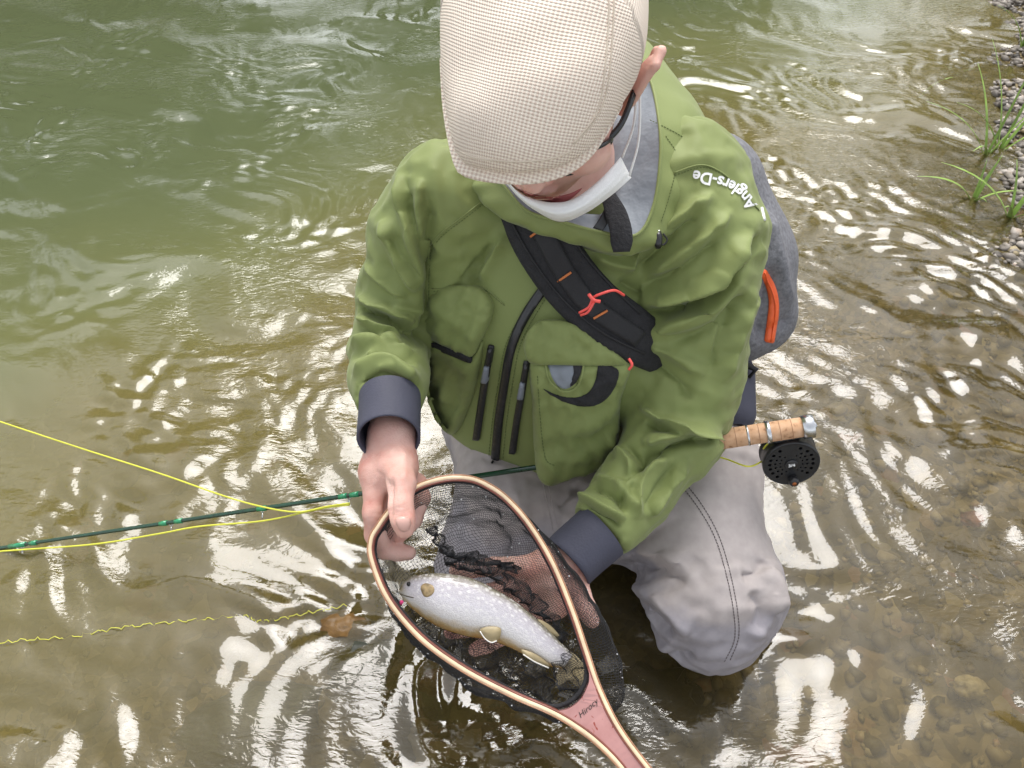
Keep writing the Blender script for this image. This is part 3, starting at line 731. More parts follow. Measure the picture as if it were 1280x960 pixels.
# chest
st(2, .008, 9, 11, (606, 288), (570, 322), (542, 352)); st(2, -.007, 8, 8, (596, 318), (570, 345), (552, 356))
st(2, .007, 10, 10, (632, 292), (612, 330), (600, 352)); st(2, -.006, 7, 8, (616, 300), (596, 340), (584, 356))
st(2, .006, 10, 12, (560, 262), (548, 300), (542, 330)); st(2, -.005, 9, 9, (588, 258), (566, 290), (552, 322))
st(2, -.006, 8, 8, (772, 350), (800, 366), (820, 372)); st(2, .005, 8, 8, (742, 318), (770, 330), (800, 330))
JV = sculpt(JV, JQ, S, lab, sharp=.85, gain=2.4)
jacket = part('jacket', mesh_np('jacket', JV, JQ), m_jacket, person)
JB = bvh_of(JV, JQ)
J.F = T_; TV, TQ = J.mesh(3); TV, TQ = subdivide(TV, TQ); TB = bvh_of(TV, TQ); J = None; T_ = None

# ---- waders
m_wader, t, out = nodes('grey_wader_cloth'); L = t.links.new
c = coord(t); n1_ = N(t, 'ShaderNodeTexNoise', Scale=9.0, Detail=5.0, Roughness=.6); L(c, n1_.inputs['Vector']); n2_ = N(t, 'ShaderNodeTexNoise', Scale=60.0, Detail=4.0); L(c, n2_.inputs['Vector']); n3_ = N(t, 'ShaderNodeTexNoise', Scale=800.0); L(c, n3_.inputs['Vector'])
sx = t.nodes.new('ShaderNodeSeparateXYZ'); L(c, sx.inputs[0])
wet = N(t, 'ShaderNodeMath', operation='MULTIPLY_ADD'); wet.inputs[1].default_value = .09; L(n1_.outputs[0], wet.inputs[0]); L(sx.outputs[2], wet.inputs[2])
wr = ramp(t, wet.outputs[0], [(.215, (0, 0, 0)), (.235, (1, 1, 1))])
dry = ramp(t, n2_.outputs[0], [(.3, (.350, .312, .300)), (.7, (.410, .368, .355))]); wetc = ramp(t, n2_.outputs[0], [(.3, (.255, .238, .258)), (.7, (.315, .295, .315))])
tide = N(t, 'ShaderNodeMix', data_type='RGBA'); L(ramp(t, wet.outputs[0], [(.075, (0, 0, 0)), (.105, (1, 1, 1))]), tide.inputs[0]); tide.inputs[6].default_value = (.13, .12, .12, 1); L(wetc, tide.inputs[7])
mx = N(t, 'ShaderNodeMix', data_type='RGBA'); L(wr, mx.inputs[0]); L(tide.outputs[2], mx.inputs[6]); L(dry, mx.inputs[7])
b = N(t, 'ShaderNodeBsdfPrincipled', Roughness=.6); L(mx.outputs[2], b.inputs['Base Color']); b.inputs['Specular IOR Level'].default_value = .4
rr = N(t, 'ShaderNodeMapRange'); rr.inputs[3].default_value = .42; rr.inputs[4].default_value = .68; L(wr, rr.inputs[0]); L(rr.outputs[0], b.inputs['Roughness'])
bp = N(t, 'ShaderNodeBump', Strength=.3, Distance=.0012); L(n2_.outputs[0], bp.inputs['Height']); L(bp.outputs[0], b.inputs['Normal']); L(b.outputs[0], out.inputs['Surface'])
legB = [W3(.17, .93, .17, .125)]+A((872, 590, 1.27, .098), (872, 660, 1.23, .095), (882, 735, 1.195, .094), (890, 768, 1.20, .083))
legB2 = A((925, 735, 1.21, .070), (951, 752, 1.225, .040)); shinB = A((888, 770, 1.215, .082))+[W3(.33, .80, -.02, .075), W3(.30, 1.05, -.04, .06)]
legA = [W3(.0, .93, .16, .125)]+A((640, 622, 1.295, .088), (622, 680, 1.28, .086), (612, 715, 1.27, .085)); shinA = A((612, 715, 1.28, .08))+[W3(.0, .85, -.03, .07), W3(.02, 1.05, -.04, .06)]
Wd = Field((-.20, .40, -.13), (.50, 1.13, .36), .0120)
for ch in (legB, legA, shinA, shinB): Wd.chain(ch, .03)
Wd.chain(A((700, 630, 1.32, .085), (790, 640, 1.31, .09)), .05); Wd.chain(legB2, .05); Wd.capsule((.0, .95, .17), (.17, .95, .17), .13, .13, .05)
WV, WQ = Wd.mesh(1); S = []
adir = np.tile(np.array([0, 0, 1.0]), (len(WV), 1)); bst = np.full(len(WV), 9.0)
for ch in (legB, legA, shinA, shinB): limb_dir(WV, ch, adir, bst)
pr = proj(WV); kn = P(890, 770, 1.2); hold = .04+.30*box_(840, 960, 590, 690, 30)
WV = drape(WV, WQ, np.zeros(len(WV)), adir, np.full(len(WV), .13), np.full(len(WV), .05), hold, 140, .05, .006, (-.006, .010))
WV, WQ = subdivide(WV, WQ); WV, WQ = subdivide(WV, WQ)
st(None, .008, 10, 13, (772, 694), (815, 690), (862, 712)); st(None, -.008, 8, 8, (774, 712), (815, 708), (858, 730))
st(None, .009, 11, 12, (776, 730), (815, 742), (850, 776), (872, 800)); st(None, -.008, 9, 9, (780, 752), (812, 770), (842, 796))
st(None, .008, 10, 10, (788, 776), (815, 800), (846, 816)); st(None, -.008, 8, 9, (800, 804), (828, 820), (870, 822))
st(None, -.007, 8, 9, (926, 720), (946, 716), (958, 700)); st(None, .008, 10, 11, (950, 704), (968, 728), (974, 765)); st(None, -.007, 8, 9, (938, 740), (952, 760), (944, 792))
st(None, .005, 10, 12, (958, 730), (964, 762), (944, 802)); st(None, .004, 9, 9, (850, 612), (826, 650), (794, 670)); st(None, -.004, 7, 7, (842, 606), (818, 640), (790, 658))
st(None, -.006, 8, 10, (700, 640), (712, 620), (724, 602)); st(None, .005, 10, 10, (640, 610), (652, 640), (655, 668))
WV = sculpt(WV, WQ, S, sharp=.9)
waders = part('waders', mesh_np('waders', WV, WQ), m_wader, person); WB = bvh_of(WV, WQ)
m_seam = mat('dark_seam_thread', (.10, .085, .085), .8, .1)
for pts in ([(843, 598), (868, 628), (892, 668), (907, 715), (917, 765), (918, 800), (905, 828)], [(850, 597), (874, 626), (897, 666), (912, 713), (922, 765), (923, 798), (912, 826)]):
    q = laid(WB, pts, .0006, 4, 1.2); mb = MB()
    for i in range(0, len(q)-1, 1): mb.tube([q[i], q[i]*.35+q[i+1]*.65], .0007, 5)
    part('seam_stitching', mb.mesh('seam_stitching'), m_seam, waders)
for pts in ([(678, 600), (684, 630), (690, 655), (694, 680)], [(684, 598), (690, 630), (696, 655), (700, 680)]):
    part('seam', MB().tube(laid(WB, pts, .0004, 5, 1.22), .0010, 6).mesh('seam'), m_wader, waders)

# ---- body: head, neck, trunk, arms and hands in one surface
HC = P(700, 98, .835); hp, hy, hr = math.radians(24), math.radians(-14), math.radians(-4)
f0 = np.array([0, -math.cos(hp), -math.sin(hp)]); u0 = np.array([0, -math.sin(hp), math.cos(hp)])
r0 = np.array([1.0, 0, 0])                     # picture right = the wearer's left
def rot_about(v, ax, a): return np.array(Matrix.Rotation(a, 3, Vector(ax)) @ Vector(v))
f1 = rot_about(f0, u0, hy); r1 = rot_about(r0, u0, hy); u1 = u0
r1 = rot_about(r1, f1, hr); u1 = rot_about(u1, f1, hr); HR = np.stack([r1, f1, u1])
def H(r, f, u): return HC+r1*r+f1*f+u1*u
B = Field((-.30, .28, .08), (.42, 1.05, 1.02), .0026)
B.ellipsoid(H(0, -.005, .035), (.077, .098, .095), HR); B.ellipsoid(H(0, .045, -.035), (.060, .058, .078), HR, .03)
B.ellipsoid(H(0, .062, -.088), (.030, .028, .024), HR, .03)                        # chin
B.chain([(H(0, .095, .012), .011), (H(0, .112, -.022), .0125)], .012); B.ellipsoid(H(0, .118, -.028), (.0125, .012, .011), HR, .008)
for s in (-1, 1):
    B.ellipsoid(H(.014*s, .104, -.031), (.008, .010, .008), HR, .006); B.ellipsoid(H(.046*s, .072, -.012), (.026, .022, .022), HR, .03)
    B.ellipsoid(H(.031*s, .088, .022), (.017, .010, .011), HR, .008, True)       # eye sockets
    # ear: shell leaning outwards at the top, helix rim and lobe
    ea = math.radians(11)*s; RE = np.stack([r1*math.cos(ea)-u1*math.sin(ea), f1, u1*math.cos(ea)+r1*math.sin(ea)]); EC = H(.0835*s, -.012, .006)
    EP = lambda r, f, u: EC+RE[0]*r*s+RE[1]*f+RE[2]*u
    B.ellipsoid(EC, (.0080, .022, .042), RE, .006); B.ellipsoid(EP(.004, .004, .004), (.006, .010, .020), RE, .003, True)
    B.chain([(EP(.000, .012, .022), .0040), (EP(.003, .006, .041), .0050), (EP(.004, -.010, .046), .0055), (EP(.004, -.023, .030), .0052), (EP(.004, -.024, .002), .0046), (EP(.003, -.012, -.024), .0055), (EP(.001, .002, -.043), .0075)], .003)
B.ellipsoid(H(0, .098, -.060), (.027, .013, .0055), HR, .006); B.ellipsoid(H(0, .096, -.0685), (.024, .012, .006), HR, .005)   # lips
B.chain([(H(0, -.03, -.07), .057), (np.array([.08, .915, .64]), .062)], .03)
B.chain([(np.array([.08, .92, .62]), .08), (np.array([.08, .91, .30]), .09)], .03)
B.chain([(np.array([-.08, .92, .60]), .045), (np.array([.24, .92, .61]), .045)], .03)
B.chain([(P(538, 285, 1.10), .028), (P(484, 436, 1.140), .022), (P(486, 475, 1.078), .024), (P(487, 505, 1.02), .026), (P(489, 540, .985), .0245)], .02)
B.chain([(P(868, 290, 1.08), .035), (P(868, 470, 1.13), .030), (P(845, 540, 1.135), .030), (P(790, 617, 1.115), .028), (P(745, 672, 1.075), .028), (P(716, 708, 1.065), .027)], .02)
# hand gripping the hoop: palm, thumb on top of the hoop, fingers curled beneath it
B.chain([(P(480, 545, .985), .021), (P(473, 590, .972), .023), (P(471, 615, .965), .017)], .012)
B.chain([(P(499, 545, .980), .022), (P(497, 585, .965), .024), (P(500, 603, .955), .018)], .012)
B.chain([(P(490, 560, .985), .024), (P(488, 600, .985), .024)], .012)
B.chain([(P(496, 578, .958), .020), (P(502, 604, .930), .0168), (P(501, 634, .912), .0142), (P(504, 650, .908), .0138), (P(506, 661, .910), .0115)], .007)
B.chain([(P(472, 606, .966), .0165), (P(468, 640, .958), .0145), (P(469, 668, .970), .0132), (P(480, 687, .992), .0118), (P(497, 690, .998), .0112), (P(511, 691, .998), .0098)], .005)
B.chain([(P(498, 596, .990), .016), (P(521, 604, 1.000), .0130), (P(527, 622, 1.002), .0118), (P(517, 648, 1.002), .0112), (P(504, 664, 1.0), .0100)], .004)
B.chain([(P(490, 600, .995), .015), (P(514, 622, 1.006), .0125), (P(516, 650, 1.000), .0112), (P(500, 668, .996), .0100)], .004)
B.chain([(P(480, 605, .995), .014), (P(486, 640, 1.010), .0115), (P(490, 668, 1.005), .0100)], .004)
# hand cupped under the net
B.chain([(P(716, 708, 1.065), .026), (P(690, 728, 1.062), .026), (P(668, 736, 1.062), .024)], .012)
B.chain([(P(716, 706, 1.065), .024), (P(686, 706, 1.062), .023), (P(662, 712, 1.060), .020)], .012)
B.chain([(P(714, 716, 1.065), .024), (P(692, 752, 1.064), .022), (P(672, 762, 1.064), .018)], .012)
B.chain([(P(712, 722, 1.058), .020), (P(723, 742, 1.045), .0160), (P(733, 762, 1.035), .0135), (P(740, 775, 1.030), .0110)], .007)
for a_, b_, c_, d_ in (((662, 708), (618, 708), (588, 712), (570, 713)), ((660, 726), (610, 742), (575, 756), (556, 762)), ((664, 746), (618, 772), (582, 786), (563, 790)), ((672, 762), (634, 792), (608, 806), (594, 812))):
    B.chain([(P(*a_, 1.062), .0150), (P(*b_, 1.060), .0128), (P(*c_, 1.052), .0115), (P(*d_, 1.044), .0098)], .004)
BV, BQ = B.mesh(2); S = []
st(None, -.0012, 2.2, 2.2, (490, 637), (502, 641), (515, 637)); st(None, -.0010, 2, 2, (491, 643), (502, 646), (514, 642)); st(None, -.0009, 2, 2, (493, 632), (502, 634), (512, 631))
st(None, -.0035, 5, 4, (490, 596), (487, 620), (485, 652)); st(None, .0012, 4, 5, (503, 560), (505, 585), (504, 604)); st(None, .0012, 5, 4, (478, 560), (473, 590), (470, 612))
st(None, -.0008, 2, 2, (462, 640), (470, 644), (480, 642)); st(None, -.0008, 2, 2, (462, 647), (470, 650), (479, 648)); st(None, -.0010, 2.5, 2.5, (466, 566), (486, 572), (510, 566)); st(None, -.0008, 2, 2, (470, 588), (480, 596), (488, 612))
BV = sculpt(BV, BQ, S)
body = part('body', mesh_np('body', BV, BQ), m_skin, person); BB = bvh_of(BV, BQ)
m_nail = mat('nail', (.62, .37, .31), .3, .06, 20)
part('thumbnail', patch(BB, [(495, 648), (506, 645), (513, 650), (512, 661), (504, 665), (497, 659)], .0006, .0007, 5, 2.5, dflt=.91, name='thumbnail'), m_nail, body)
part('lips', patch(BB, [(648, 236), (668, 243), (690, 246), (712, 242), (728, 235), (710, 251), (690, 256), (668, 252)], .0005, .001, 5, 3, dflt=.9, name='lips'), mat('lips', (.36, .09, .085), .45, .1), body)

# ---- cuffs: open neoprene tubes
def open_tube(pts, radii, th, n=40, wob=0):
    q, T, Nn, Bn = frames(pts); a = np.arange(n)/n*2*np.pi; rings = []
    ring = lambda i, r: q[i]+r*(np.cos(a)[:, None]*Nn[i]+np.sin(a)[:, None]*Bn[i])*(1+wob*np.sin(3*a+i*.4))[:, None]
    for i in range(len(q)): rings.append(ring(i, radii[i]))
    for rr_, k in ((th*.4, -.35), ): rings.append(ring(len(q)-1, radii[-1]-th*.5)+T[-1]*th*.5)
    for i in range(len(q)-1, -1, -1): rings.append(ring(i, radii[i]-th))
    return loft(rings, True, False)
cA = catmull([P(487, 497, 1.015), P(487, 522, .988), P(486, 548, .955)], 6); cB = catmull([P(752, 664, 1.078), P(732, 682, 1.07), P(710, 703, 1.06)], 6)
for pts, r_ in ((cA, np.linspace(.0405, .0395, len(cA))), (cB, np.linspace(.0425, .0410, len(cB)))):
    V, F = open_tube(pts, r_, .0035, 44, .012); cf = part('cuff', mesh_np('cuff', V, F), m_cuff, jacket)

# ---- jacket pieces
def jp(name, poly, mat_, parent=None, **kw):
    return part(name, patch(kw.pop('on', TB), poly, name=name, **kw), mat_, parent or jacket)
def stitch(name, pts, bvh, parent, mat_, off=.0008, r=.0006, step=4, dash=.6, dflt=1.05):
    q = laid(bvh, pts, off, step, dflt); mb = MB()
    for i in range(len(q)-1): mb.tube([q[i], q[i]*(1-dash)+q[i+1]*dash], r, 5)
    return part(name, mb.mesh(name), mat_, parent)
m_thread = mat('green_thread', (.10, .135, .04), .8, .1)
m_grey = mat('grey_puller', (.20, .22, .26), .5, .1)
m_silver = mat('worn_steel', (.62, .63, .64), .25, .08, 30, metallic=1.0)
# bellows pockets
lp = jp('chest_pocket', [(534, 418), (560, 428), (590, 444), (604, 424), (600, 462), (588, 505), (574, 536), (562, 541), (546, 522), (534, 488), (531, 450)], m_jacket, off=.005, puff=.010, rad=14, wob=.0022, cre=[(.004, 6, [(596, 440), (590, 480), (572, 530)]), (-.004, 4, [(588, 448), (580, 490), (564, 528)]), (.003, 7, [(540, 440), (556, 480), (560, 530)]), (-.003, 5, [(566, 442), (570, 480), (566, 520)])])
jp('pocket_gap_shade', [(543, 424), (566, 431), (590, 441), (593, 449), (570, 440), (546, 430)], m_blackrough, lp, off=.0145, puff=.001, rad=3, step=3)  # black strip painting in the shade of the gap under the flap
PB = lambda o: BVHTree.FromPolygons([tuple(v.co) for v in o.data.vertices], [tuple(p.vertices) for p in o.data.polygons])
jp('pocket_flap', [(537, 362), (572, 357), (601, 359), (617, 380), (613, 402), (603, 424), (592, 443), (566, 431), (538, 416), (535, 390)], m_jacket, lp, off=.0125, puff=.004, rad=5, wob=.0020, cre=[(.004, 6, [(604, 366), (600, 400), (594, 436)]), (-.004, 4, [(594, 366), (590, 400), (586, 430)]), (.003, 7, [(560, 366), (552, 395), (556, 420)]), (-.003, 5, [(578, 372), (572, 400), (566, 424)])])
rp = jp('chest_pocket', [(664, 452), (700, 450), (750, 447), (784, 446), (786, 462), (774, 500), (764, 548), (742, 570), (712, 580), (690, 589), (677, 580), (670, 540), (666, 495)], m_jacket, off=.005, puff=.014, rad=16, wob=.0022, cre=[(.005, 7, [(780, 490), (740, 515), (700, 524)]), (-.005, 5, [(778, 506), (742, 530), (706, 540)]), (.005, 8, [(772, 520), (740, 546), (700, 556)]), (-.005, 5, [(764, 545), (738, 560), (702, 570)]), (-.004, 4, [(760, 466), (772, 490), (770, 530)]), (.003, 6, [(680, 520), (684, 550), (690, 580)])], hfun=lambda p, e: .034*max(0, min(1, (p[1]-500)/75))**1.2)
RPB = PB(rp)
def onp(name, poly, mat_, parent, **kw): return part(name, patch(RPB, poly, name=name, **kw), mat_, parent)
jp('pocket_flap', [(659, 436), (659, 420), (672, 402), (690, 399), (716, 403), (748, 424), (777, 447), (775, 452), (742, 453), (700, 452), (668, 451)], m_jacket, rp, off=.018, puff=.003, rad=5, wob=.0016, cre=[(-.004, 4, [(716, 404), (718, 418), (722, 430)]), (.004, 6, [(724, 410), (727, 422), (730, 432)]), (.004, 5, [(668, 408), (663, 425), (667, 446)])], hfun=lambda p, e: .008*math.exp(-((p[0]-668)/7)**2-((p[1]-415)/18)**2))
onp('pocket_lining', [(685, 449), (706, 450), (727, 449), (726, 466), (718, 480), (706, 486), (695, 480), (688, 466)], m_lining, rp, off=.001, puff=.001, rad=3, step=3)
onp('pocket_opening', [(716, 450), (727, 449), (726, 466), (719, 478), (713, 482), (717, 466)], m_black, rp, off=.0028, puff=.0006, rad=3, step=3)
part('pocket_lip', MB().tube(laid(RPB, [(681, 452), (686, 472), (696, 484), (707, 489), (719, 484), (727, 470), (730, 452)], .002, 3), .0016, 7).mesh('pocket_lip'), m_jacket, rp)
onp('velcro_patch', [(679, 486), (697, 494), (718, 497), (735, 491), (744, 476), (748, 456), (753, 450), (764, 457), (773, 464), (770, 480), (758, 498), (742, 507), (722, 507), (700, 500)], m_blackrough, rp, off=.0015, puff=.001, rad=3, step=3)
for pts in ([(672, 470), (676, 530), (682, 574), (694, 582)],): stitch('stitching', pts, RPB, rp, m_thread)
# front panel zips
cz = jp('front_zip', ribbon_poly([(680, 360), (662, 386), (648, 412), (638, 440), (631, 480), (624, 525), (619, 578)], [12, 12, 11, 10, 10, 10, 10]), m_zip, off=.004, puff=.0018, rad=4, step=3.5, curve=False)
for dx in (-9, 9):
    stitch('stitching', [(676+dx, 368), (650+dx, 412), (639+dx, 440), (632+dx, 480), (625+dx, 525), (620+dx, 574)], TB, jacket, m_thread, off=.002)
for nm, pts in (('pocket_zip', [(615, 431), (608, 470), (601, 515), (596, 549)]), ('pocket_zip', [(659, 451), (653, 490), (646, 530), (641, 566)])):
    z_ = jp(nm, ribbon_poly(pts, [7, 8, 8, 8]), m_zip, off=.0055, puff=.0008, rad=4, step=3, curve=False)
    x, y = pts[0]
    part('zip_slider', patch(TB, ribbon_poly([(x, y+2), (x-3, y+24)], [7, 6]), off=.0095, puff=.004, rad=4, step=3, curve=False, name='zip_slider'), m_zip, z_)
    part('zip_puller', patch(TB, ribbon_poly([(x-4, y+24), (x-7, y+44)], [5, 7]), off=.012, puff=.003, rad=3, step=3, curve=False, name='zip_puller'), m_grey, z_)
# seams
for pts in ([(538, 306), (555, 288), (575, 273), (610, 246)], [(540, 361), (572, 361), (601, 358), (630, 380)], [(842, 216), (880, 206), (915, 226), (948, 262)], [(537, 308), (534, 360), (537, 416)]):
    part('seam', MB().tube(laid(JB, pts, .0006, 5), .0011, 6).mesh('seam'), m_jacket, jacket)
    stitch('stitching', [(p[0]+2, p[1]+3) for p in pts], JB, jacket, m_thread, r=.0005)

# ---- hood thrown back and open collar
stn = [((705, 298, .985), (705, 278, .945), (705, 262, .955)), ((760, 316, .985), (750, 290, .945), (748, 268, .955)), ((806, 312, .985), (795, 294, .95), (770, 262, .960)), ((846, 282, .990), (816, 260, .955), (772, 244, .972)),
       ((874, 236, 1.005), (825, 205, .955), (772, 196, .985)), ((889, 182, 1.035), (824, 152, .965), (768, 146, 1.0)), ((872, 132, 1.09), (810, 92, 1.01), (765, 112, 1.04)), ((800, 60, 1.15), (775, 40, 1.06), (765, 80, 1.10)),
       ((680, 40, 1.18), (680, 30, 1.10), (680, 90, 1.12)), ((570, 110, 1.12), (590, 110, 1.05), (620, 130, 1.08)), ((572, 215, 1.04), (602, 205, .985), (635, 200, 1.01)), ((600, 252, 1.0), (628, 230, .955), (652, 222, .975)), ((644, 280, .985), (658, 263, .945), (672, 248, .96))]
Bo = catmull([P(*s[0]) for s in stn], 8, True); Ri = catmull([P(*s[1]) for s in stn], 8, True); In = catmull([P(*s[2]) for s in stn], 8, True)
rings = []
for k in np.linspace(0, 1, 13):
    mid = (Bo+Ri)/2+np.array([0, -.006, .014])*0; c_ = Bo*(1-k)+Ri*k; ctr = np.array([.08, .88, .66]); o_ = c_-ctr; o_ /= np.linalg.norm(o_, axis=1)[:, None]
    wr = .0022*np.sin(np.arange(len(c_))*.55+6*k)*math.sin(math.pi*k)+.0018*np.sin(np.arange(len(c_))*1.21-4*k+1)*math.sin(math.pi*k)
    rings.append(c_+o_*((.012*math.sin(math.pi*min(1, k*1.05)))+wr)[:, None])
rings = [Bo+(np.array([.08, .9, .5])-Bo)*.12]+rings
V, F = loft(np.array(rings), True, False); hood = part('hood', mesh_np('hood', V, F), m_jacket, jacket)
rl = []
for k in np.linspace(0, 1, 10):
    c_ = Ri*(1-k)+In*k+np.array([0, 0, 0]); wr = .0025*np.sin(np.arange(len(c_))*.7+9*k)*math.sin(math.pi*k)
    rl.append(c_+UP*(-.004*math.sin(math.pi*k))+np.outer(wr, RT))
rl.append(In+(np.array([.075, .88, .60])-In)*.5)
V, F = loft(np.array(rl), True, False); part('hood_lining', mesh_np('hood_lining', V, F), m_lining, hood)
part('hood_edge', MB().tube(np.vstack([Ri, Ri[:1]]), .0022, 8, False).mesh('hood_edge'), m_jacket, hood)
HB = PB(hood)
for pts in ([(832, 170), (846, 196), (838, 240), (826, 278)], [(812, 150), (848, 168), (880, 190)]): stitch('stitching', pts, HB, hood, m_thread, r=.0005, dflt=.98)
# open chin flap with dark facing
fl = catmull([P(752, 262, .95), P(764, 262, .942), P(772, 285, .935), P(778, 312, .935)], 6); V, F = [], []
def strip(center, wid, thick, direc, bend=0.0):
    q, T, Nn, Bn = frames(center, direc); rings = []
    for i in range(len(q)):
        n_ = FW*-1; s_ = np.cross(T[i], n_); s_ /= np.linalg.norm(s_); n_ = np.cross(s_, T[i]); ww = wid[i] if np.ndim(wid) else wid
        a = np.linspace(-1, 1, 9); top = [q[i]+s_*ww*v+n_*(thick/2+bend*(1-v*v)) for v in a]; bot = [q[i]+s_*ww*v+n_*(-thick/2+bend*(1-v*v)) for v in a[::-1]]
        rings.append(top+bot)
    return loft(np.array(rings), True, True)
cc = catmull([P(757, 238, .952), P(768, 262, .940), P(776, 288, .932), P(777, 315, .934)], 6)
V, F = strip(cc, np.interp(np.linspace(0, 1, len(cc)), [0, .4, .85, 1], [.008, .013, .0135, .010]), .003, (0, 0, 1), .002); part('chin_flap', mesh_np('chin_flap', V, F), m_blackrough, hood)
cc2 = catmull([P(740, 296, .955), P(752, 280, .945), P(762, 262, .945)], 5); V, F = strip(cc2, .006, .003, (0, 0, 1)); part('collar_zip', mesh_np('collar_zip', V, F), m_zip, hood)
# hood cord lock
tg = MB(); p0, n0 = hit(JB, 824, 297); tg.tube([p0-UP*.010+n0*.006, p0-UP*.004+n0*.010, p0+UP*.006+n0*.010, p0+UP*.010+n0*.008], [.004, .0055, .0055, .004], 10)
tgo = part('cord_lock', tg.mesh('cord_lock'), m_zip, hood); part('cord_lock_button', MB().tube([p0+UP*.008+n0*.009, p0+UP*.013+n0*.010], [.0038, .003], 10).mesh('cord_lock_button'), m_silver, hood)
part('hood_cord', MB().tube(catmull([P(808, 293, .97), P(818, 298, .965), P(828, 306, .965), P(834, 300, .965), P(829, 292, .965)], 5), .0012, 6).mesh('hood_cord'), m_black, hood)

# ---- lettering on the shoulder (upside down to the camera, as worn)
def text_mesh(txt, size=1.0, shear=0.0, res=3, extra=0.0):
    cu = bpy.data.curves.new('txt', 'FONT'); cu.body = txt; cu.size = size; cu.shear = shear; cu.resolution_u = res; cu.offset = extra
    o = bpy.data.objects.new('txt', cu); COL.objects.link(o); dg = bpy.context.evaluated_depsgraph_get(); dg.update()
    me = bpy.data.meshes.new_from_object(o.evaluated_get(dg)); bm = bmesh.new(); bm.from_mesh(me); bmesh.ops.triangulate(bm, faces=bm.faces)
    bmesh.ops.subdivide_edges(bm, edges=[e for e in bm.edges if e.calc_length() > size*.12], cuts=1)
    V = np.array([v.co[:] for v in bm.verts]); bm.verts.index_update(); F = [[v.index for v in f.verts] for f in bm.faces]; bm.free()
    bpy.data.objects.remove(o); bpy.data.curves.remove(cu); bpy.data.meshes.remove(me); return V, F
m_white = mat('white_print', (.78, .79, .78), .5, .04)
V, F = text_mesh('Anglers-De', 1.0, 0, 3, .026); V[:, 0] -= V[:, 0].min(); V[:, 0] /= V[:, 0].max()
base = resample(catmull([(945.5, 257), (934, 241), (918, 228), (898, 220), (867, 213)], 10), .5)    # baseline, first letter at the shoulder's end
idx_ = np.linspace(0, 1, len(base)); W_ = []
for v in V:
    k = v[0]; b0 = np.array([np.interp(k, idx_, base[:, 0]), np.interp(k, idx_, base[:, 1])]); b1 = np.array([np.interp(min(1, k+.02), idx_, base[:, 0]), np.interp(min(1, k+.02), idx_, base[:, 1])]); b_1 = np.array([np.interp(max(0, k-.02), idx_, base[:, 0]), np.interp(max(0, k-.02), idx_, base[:, 1])])
    tn = b1-b_1; tn /= np.linalg.norm(tn); up_ = np.array([tn[1], -tn[0]]); up_ = up_ if up_[1] > 0 else -up_
    q_ = b0+up_*v[1]*21; loc, nr = hit(JB, q_[0], q_[1]); W_.append(loc+nr*.0016)
part('lettering', mesh_np('lettering', np.array(W_), [tuple(f) if np.cross(W_[f[1]]-W_[f[0]], W_[f[2]]-W_[f[0]])@(CAM-W_[f[0]]) > 0 else tuple(f[::-1]) for f in F], False), m_white, jacket)
jp('printed_bar', ribbon_poly([(952, 259), (954, 267), (956, 276)], [2.6, 2.6, 2.2]), m_white, on=JB, off=.0012, rad=2, step=2, curve=False)

# ---- flat cap
m_cap, t, out = nodes('cream_waffle_weave'); L = t.links.new
uv = t.nodes.new('ShaderNodeUVMap').outputs[0]
sx = t.nodes.new('ShaderNodeSeparateXYZ'); nzc = N(t, 'ShaderNodeTexNoise', Scale=30.0, Detail=3.0); L(coord(t), nzc.inputs['Vector'])
dst = t.nodes.new('ShaderNodeVectorMath'); dst.operation = 'MULTIPLY_ADD'; dst.inputs[1].default_value = (.0007, .0007, 0); L(nzc.outputs['Color'], dst.inputs[0]); L(uv, dst.inputs[2]); L(dst.outputs[0], sx.inputs[0])
def sinw(src, pitch, ph=0):
    a = N(t, 'ShaderNodeMath', operation='MULTIPLY_ADD'); a.inputs[1].default_value = 2*math.pi/pitch; a.inputs[2].default_value = ph; L(src, a.inputs[0])
    s_ = N(t, 'ShaderNodeMath', operation='SINE'); L(a.outputs[0], s_.inputs[0]); return s_.outputs[0]
s1 = sinw(sx.outputs[0], .0042); s2 = sinw(sx.outputs[1], .0040)
ml = N(t, 'ShaderNodeMath', operation='ADD'); L(s1, ml.inputs[0]); L(s2, ml.inputs[1])
hh = N(t, 'ShaderNodeMapRange'); hh.inputs[1].default_value = -1.6; hh.inputs[2].default_value = 1.0; L(ml.outputs[0], hh.inputs[0])
b = N(t, 'ShaderNodeBsdfPrincipled', Roughness=.9); b.inputs['Specular IOR Level'].default_value = .2; b.inputs['Sheen Weight'].default_value = .2
L(ramp(t, hh.outputs[0], [(0, (.62, .49, .41)), (.45, (.76, .645, .535)), (1, (.87, .79, .67))]), b.inputs['Base Color'])
bp = N(t, 'ShaderNodeBump', Strength=.8, Distance=.0012); L(hh.outputs[0], bp.inputs['Height']); L(bp.outputs[0], b.inputs['Normal']); L(b.outputs[0], out.inputs['Surface'])
RU = .045
def cap_ray(px, py, u=RU):                     # point of the cap's rim plane under a picture point
    r_ = P(px, py, 1.0)-CAM; k = ((HC+u1*u-CAM)@u1)/(r_@u1); return CAM+r_*k
rim_px = [(804, 70), (807, 40), (806, 0), (800, -55), (780, -105), (735, -142), (678, -152), (620, -142), (577, -105), (556, -55), (551, 0), (550, 50), (552, 95), (556, 130), (562, 162), (569, 188), (577, 200), (596, 207), (622, 211), (655, 213), (690, 209), (720, 198), (742, 181), (761, 157), (779, 128), (796, 98)]
rim3 = np.array([cap_ray(*q_) for q_ in rim_px]); rim3 = resample(catmull(rim3, 6, True), np.linalg.norm(np.diff(np.vstack([rim3, rim3[:1]]), axis=0), axis=1).sum()/240, True)
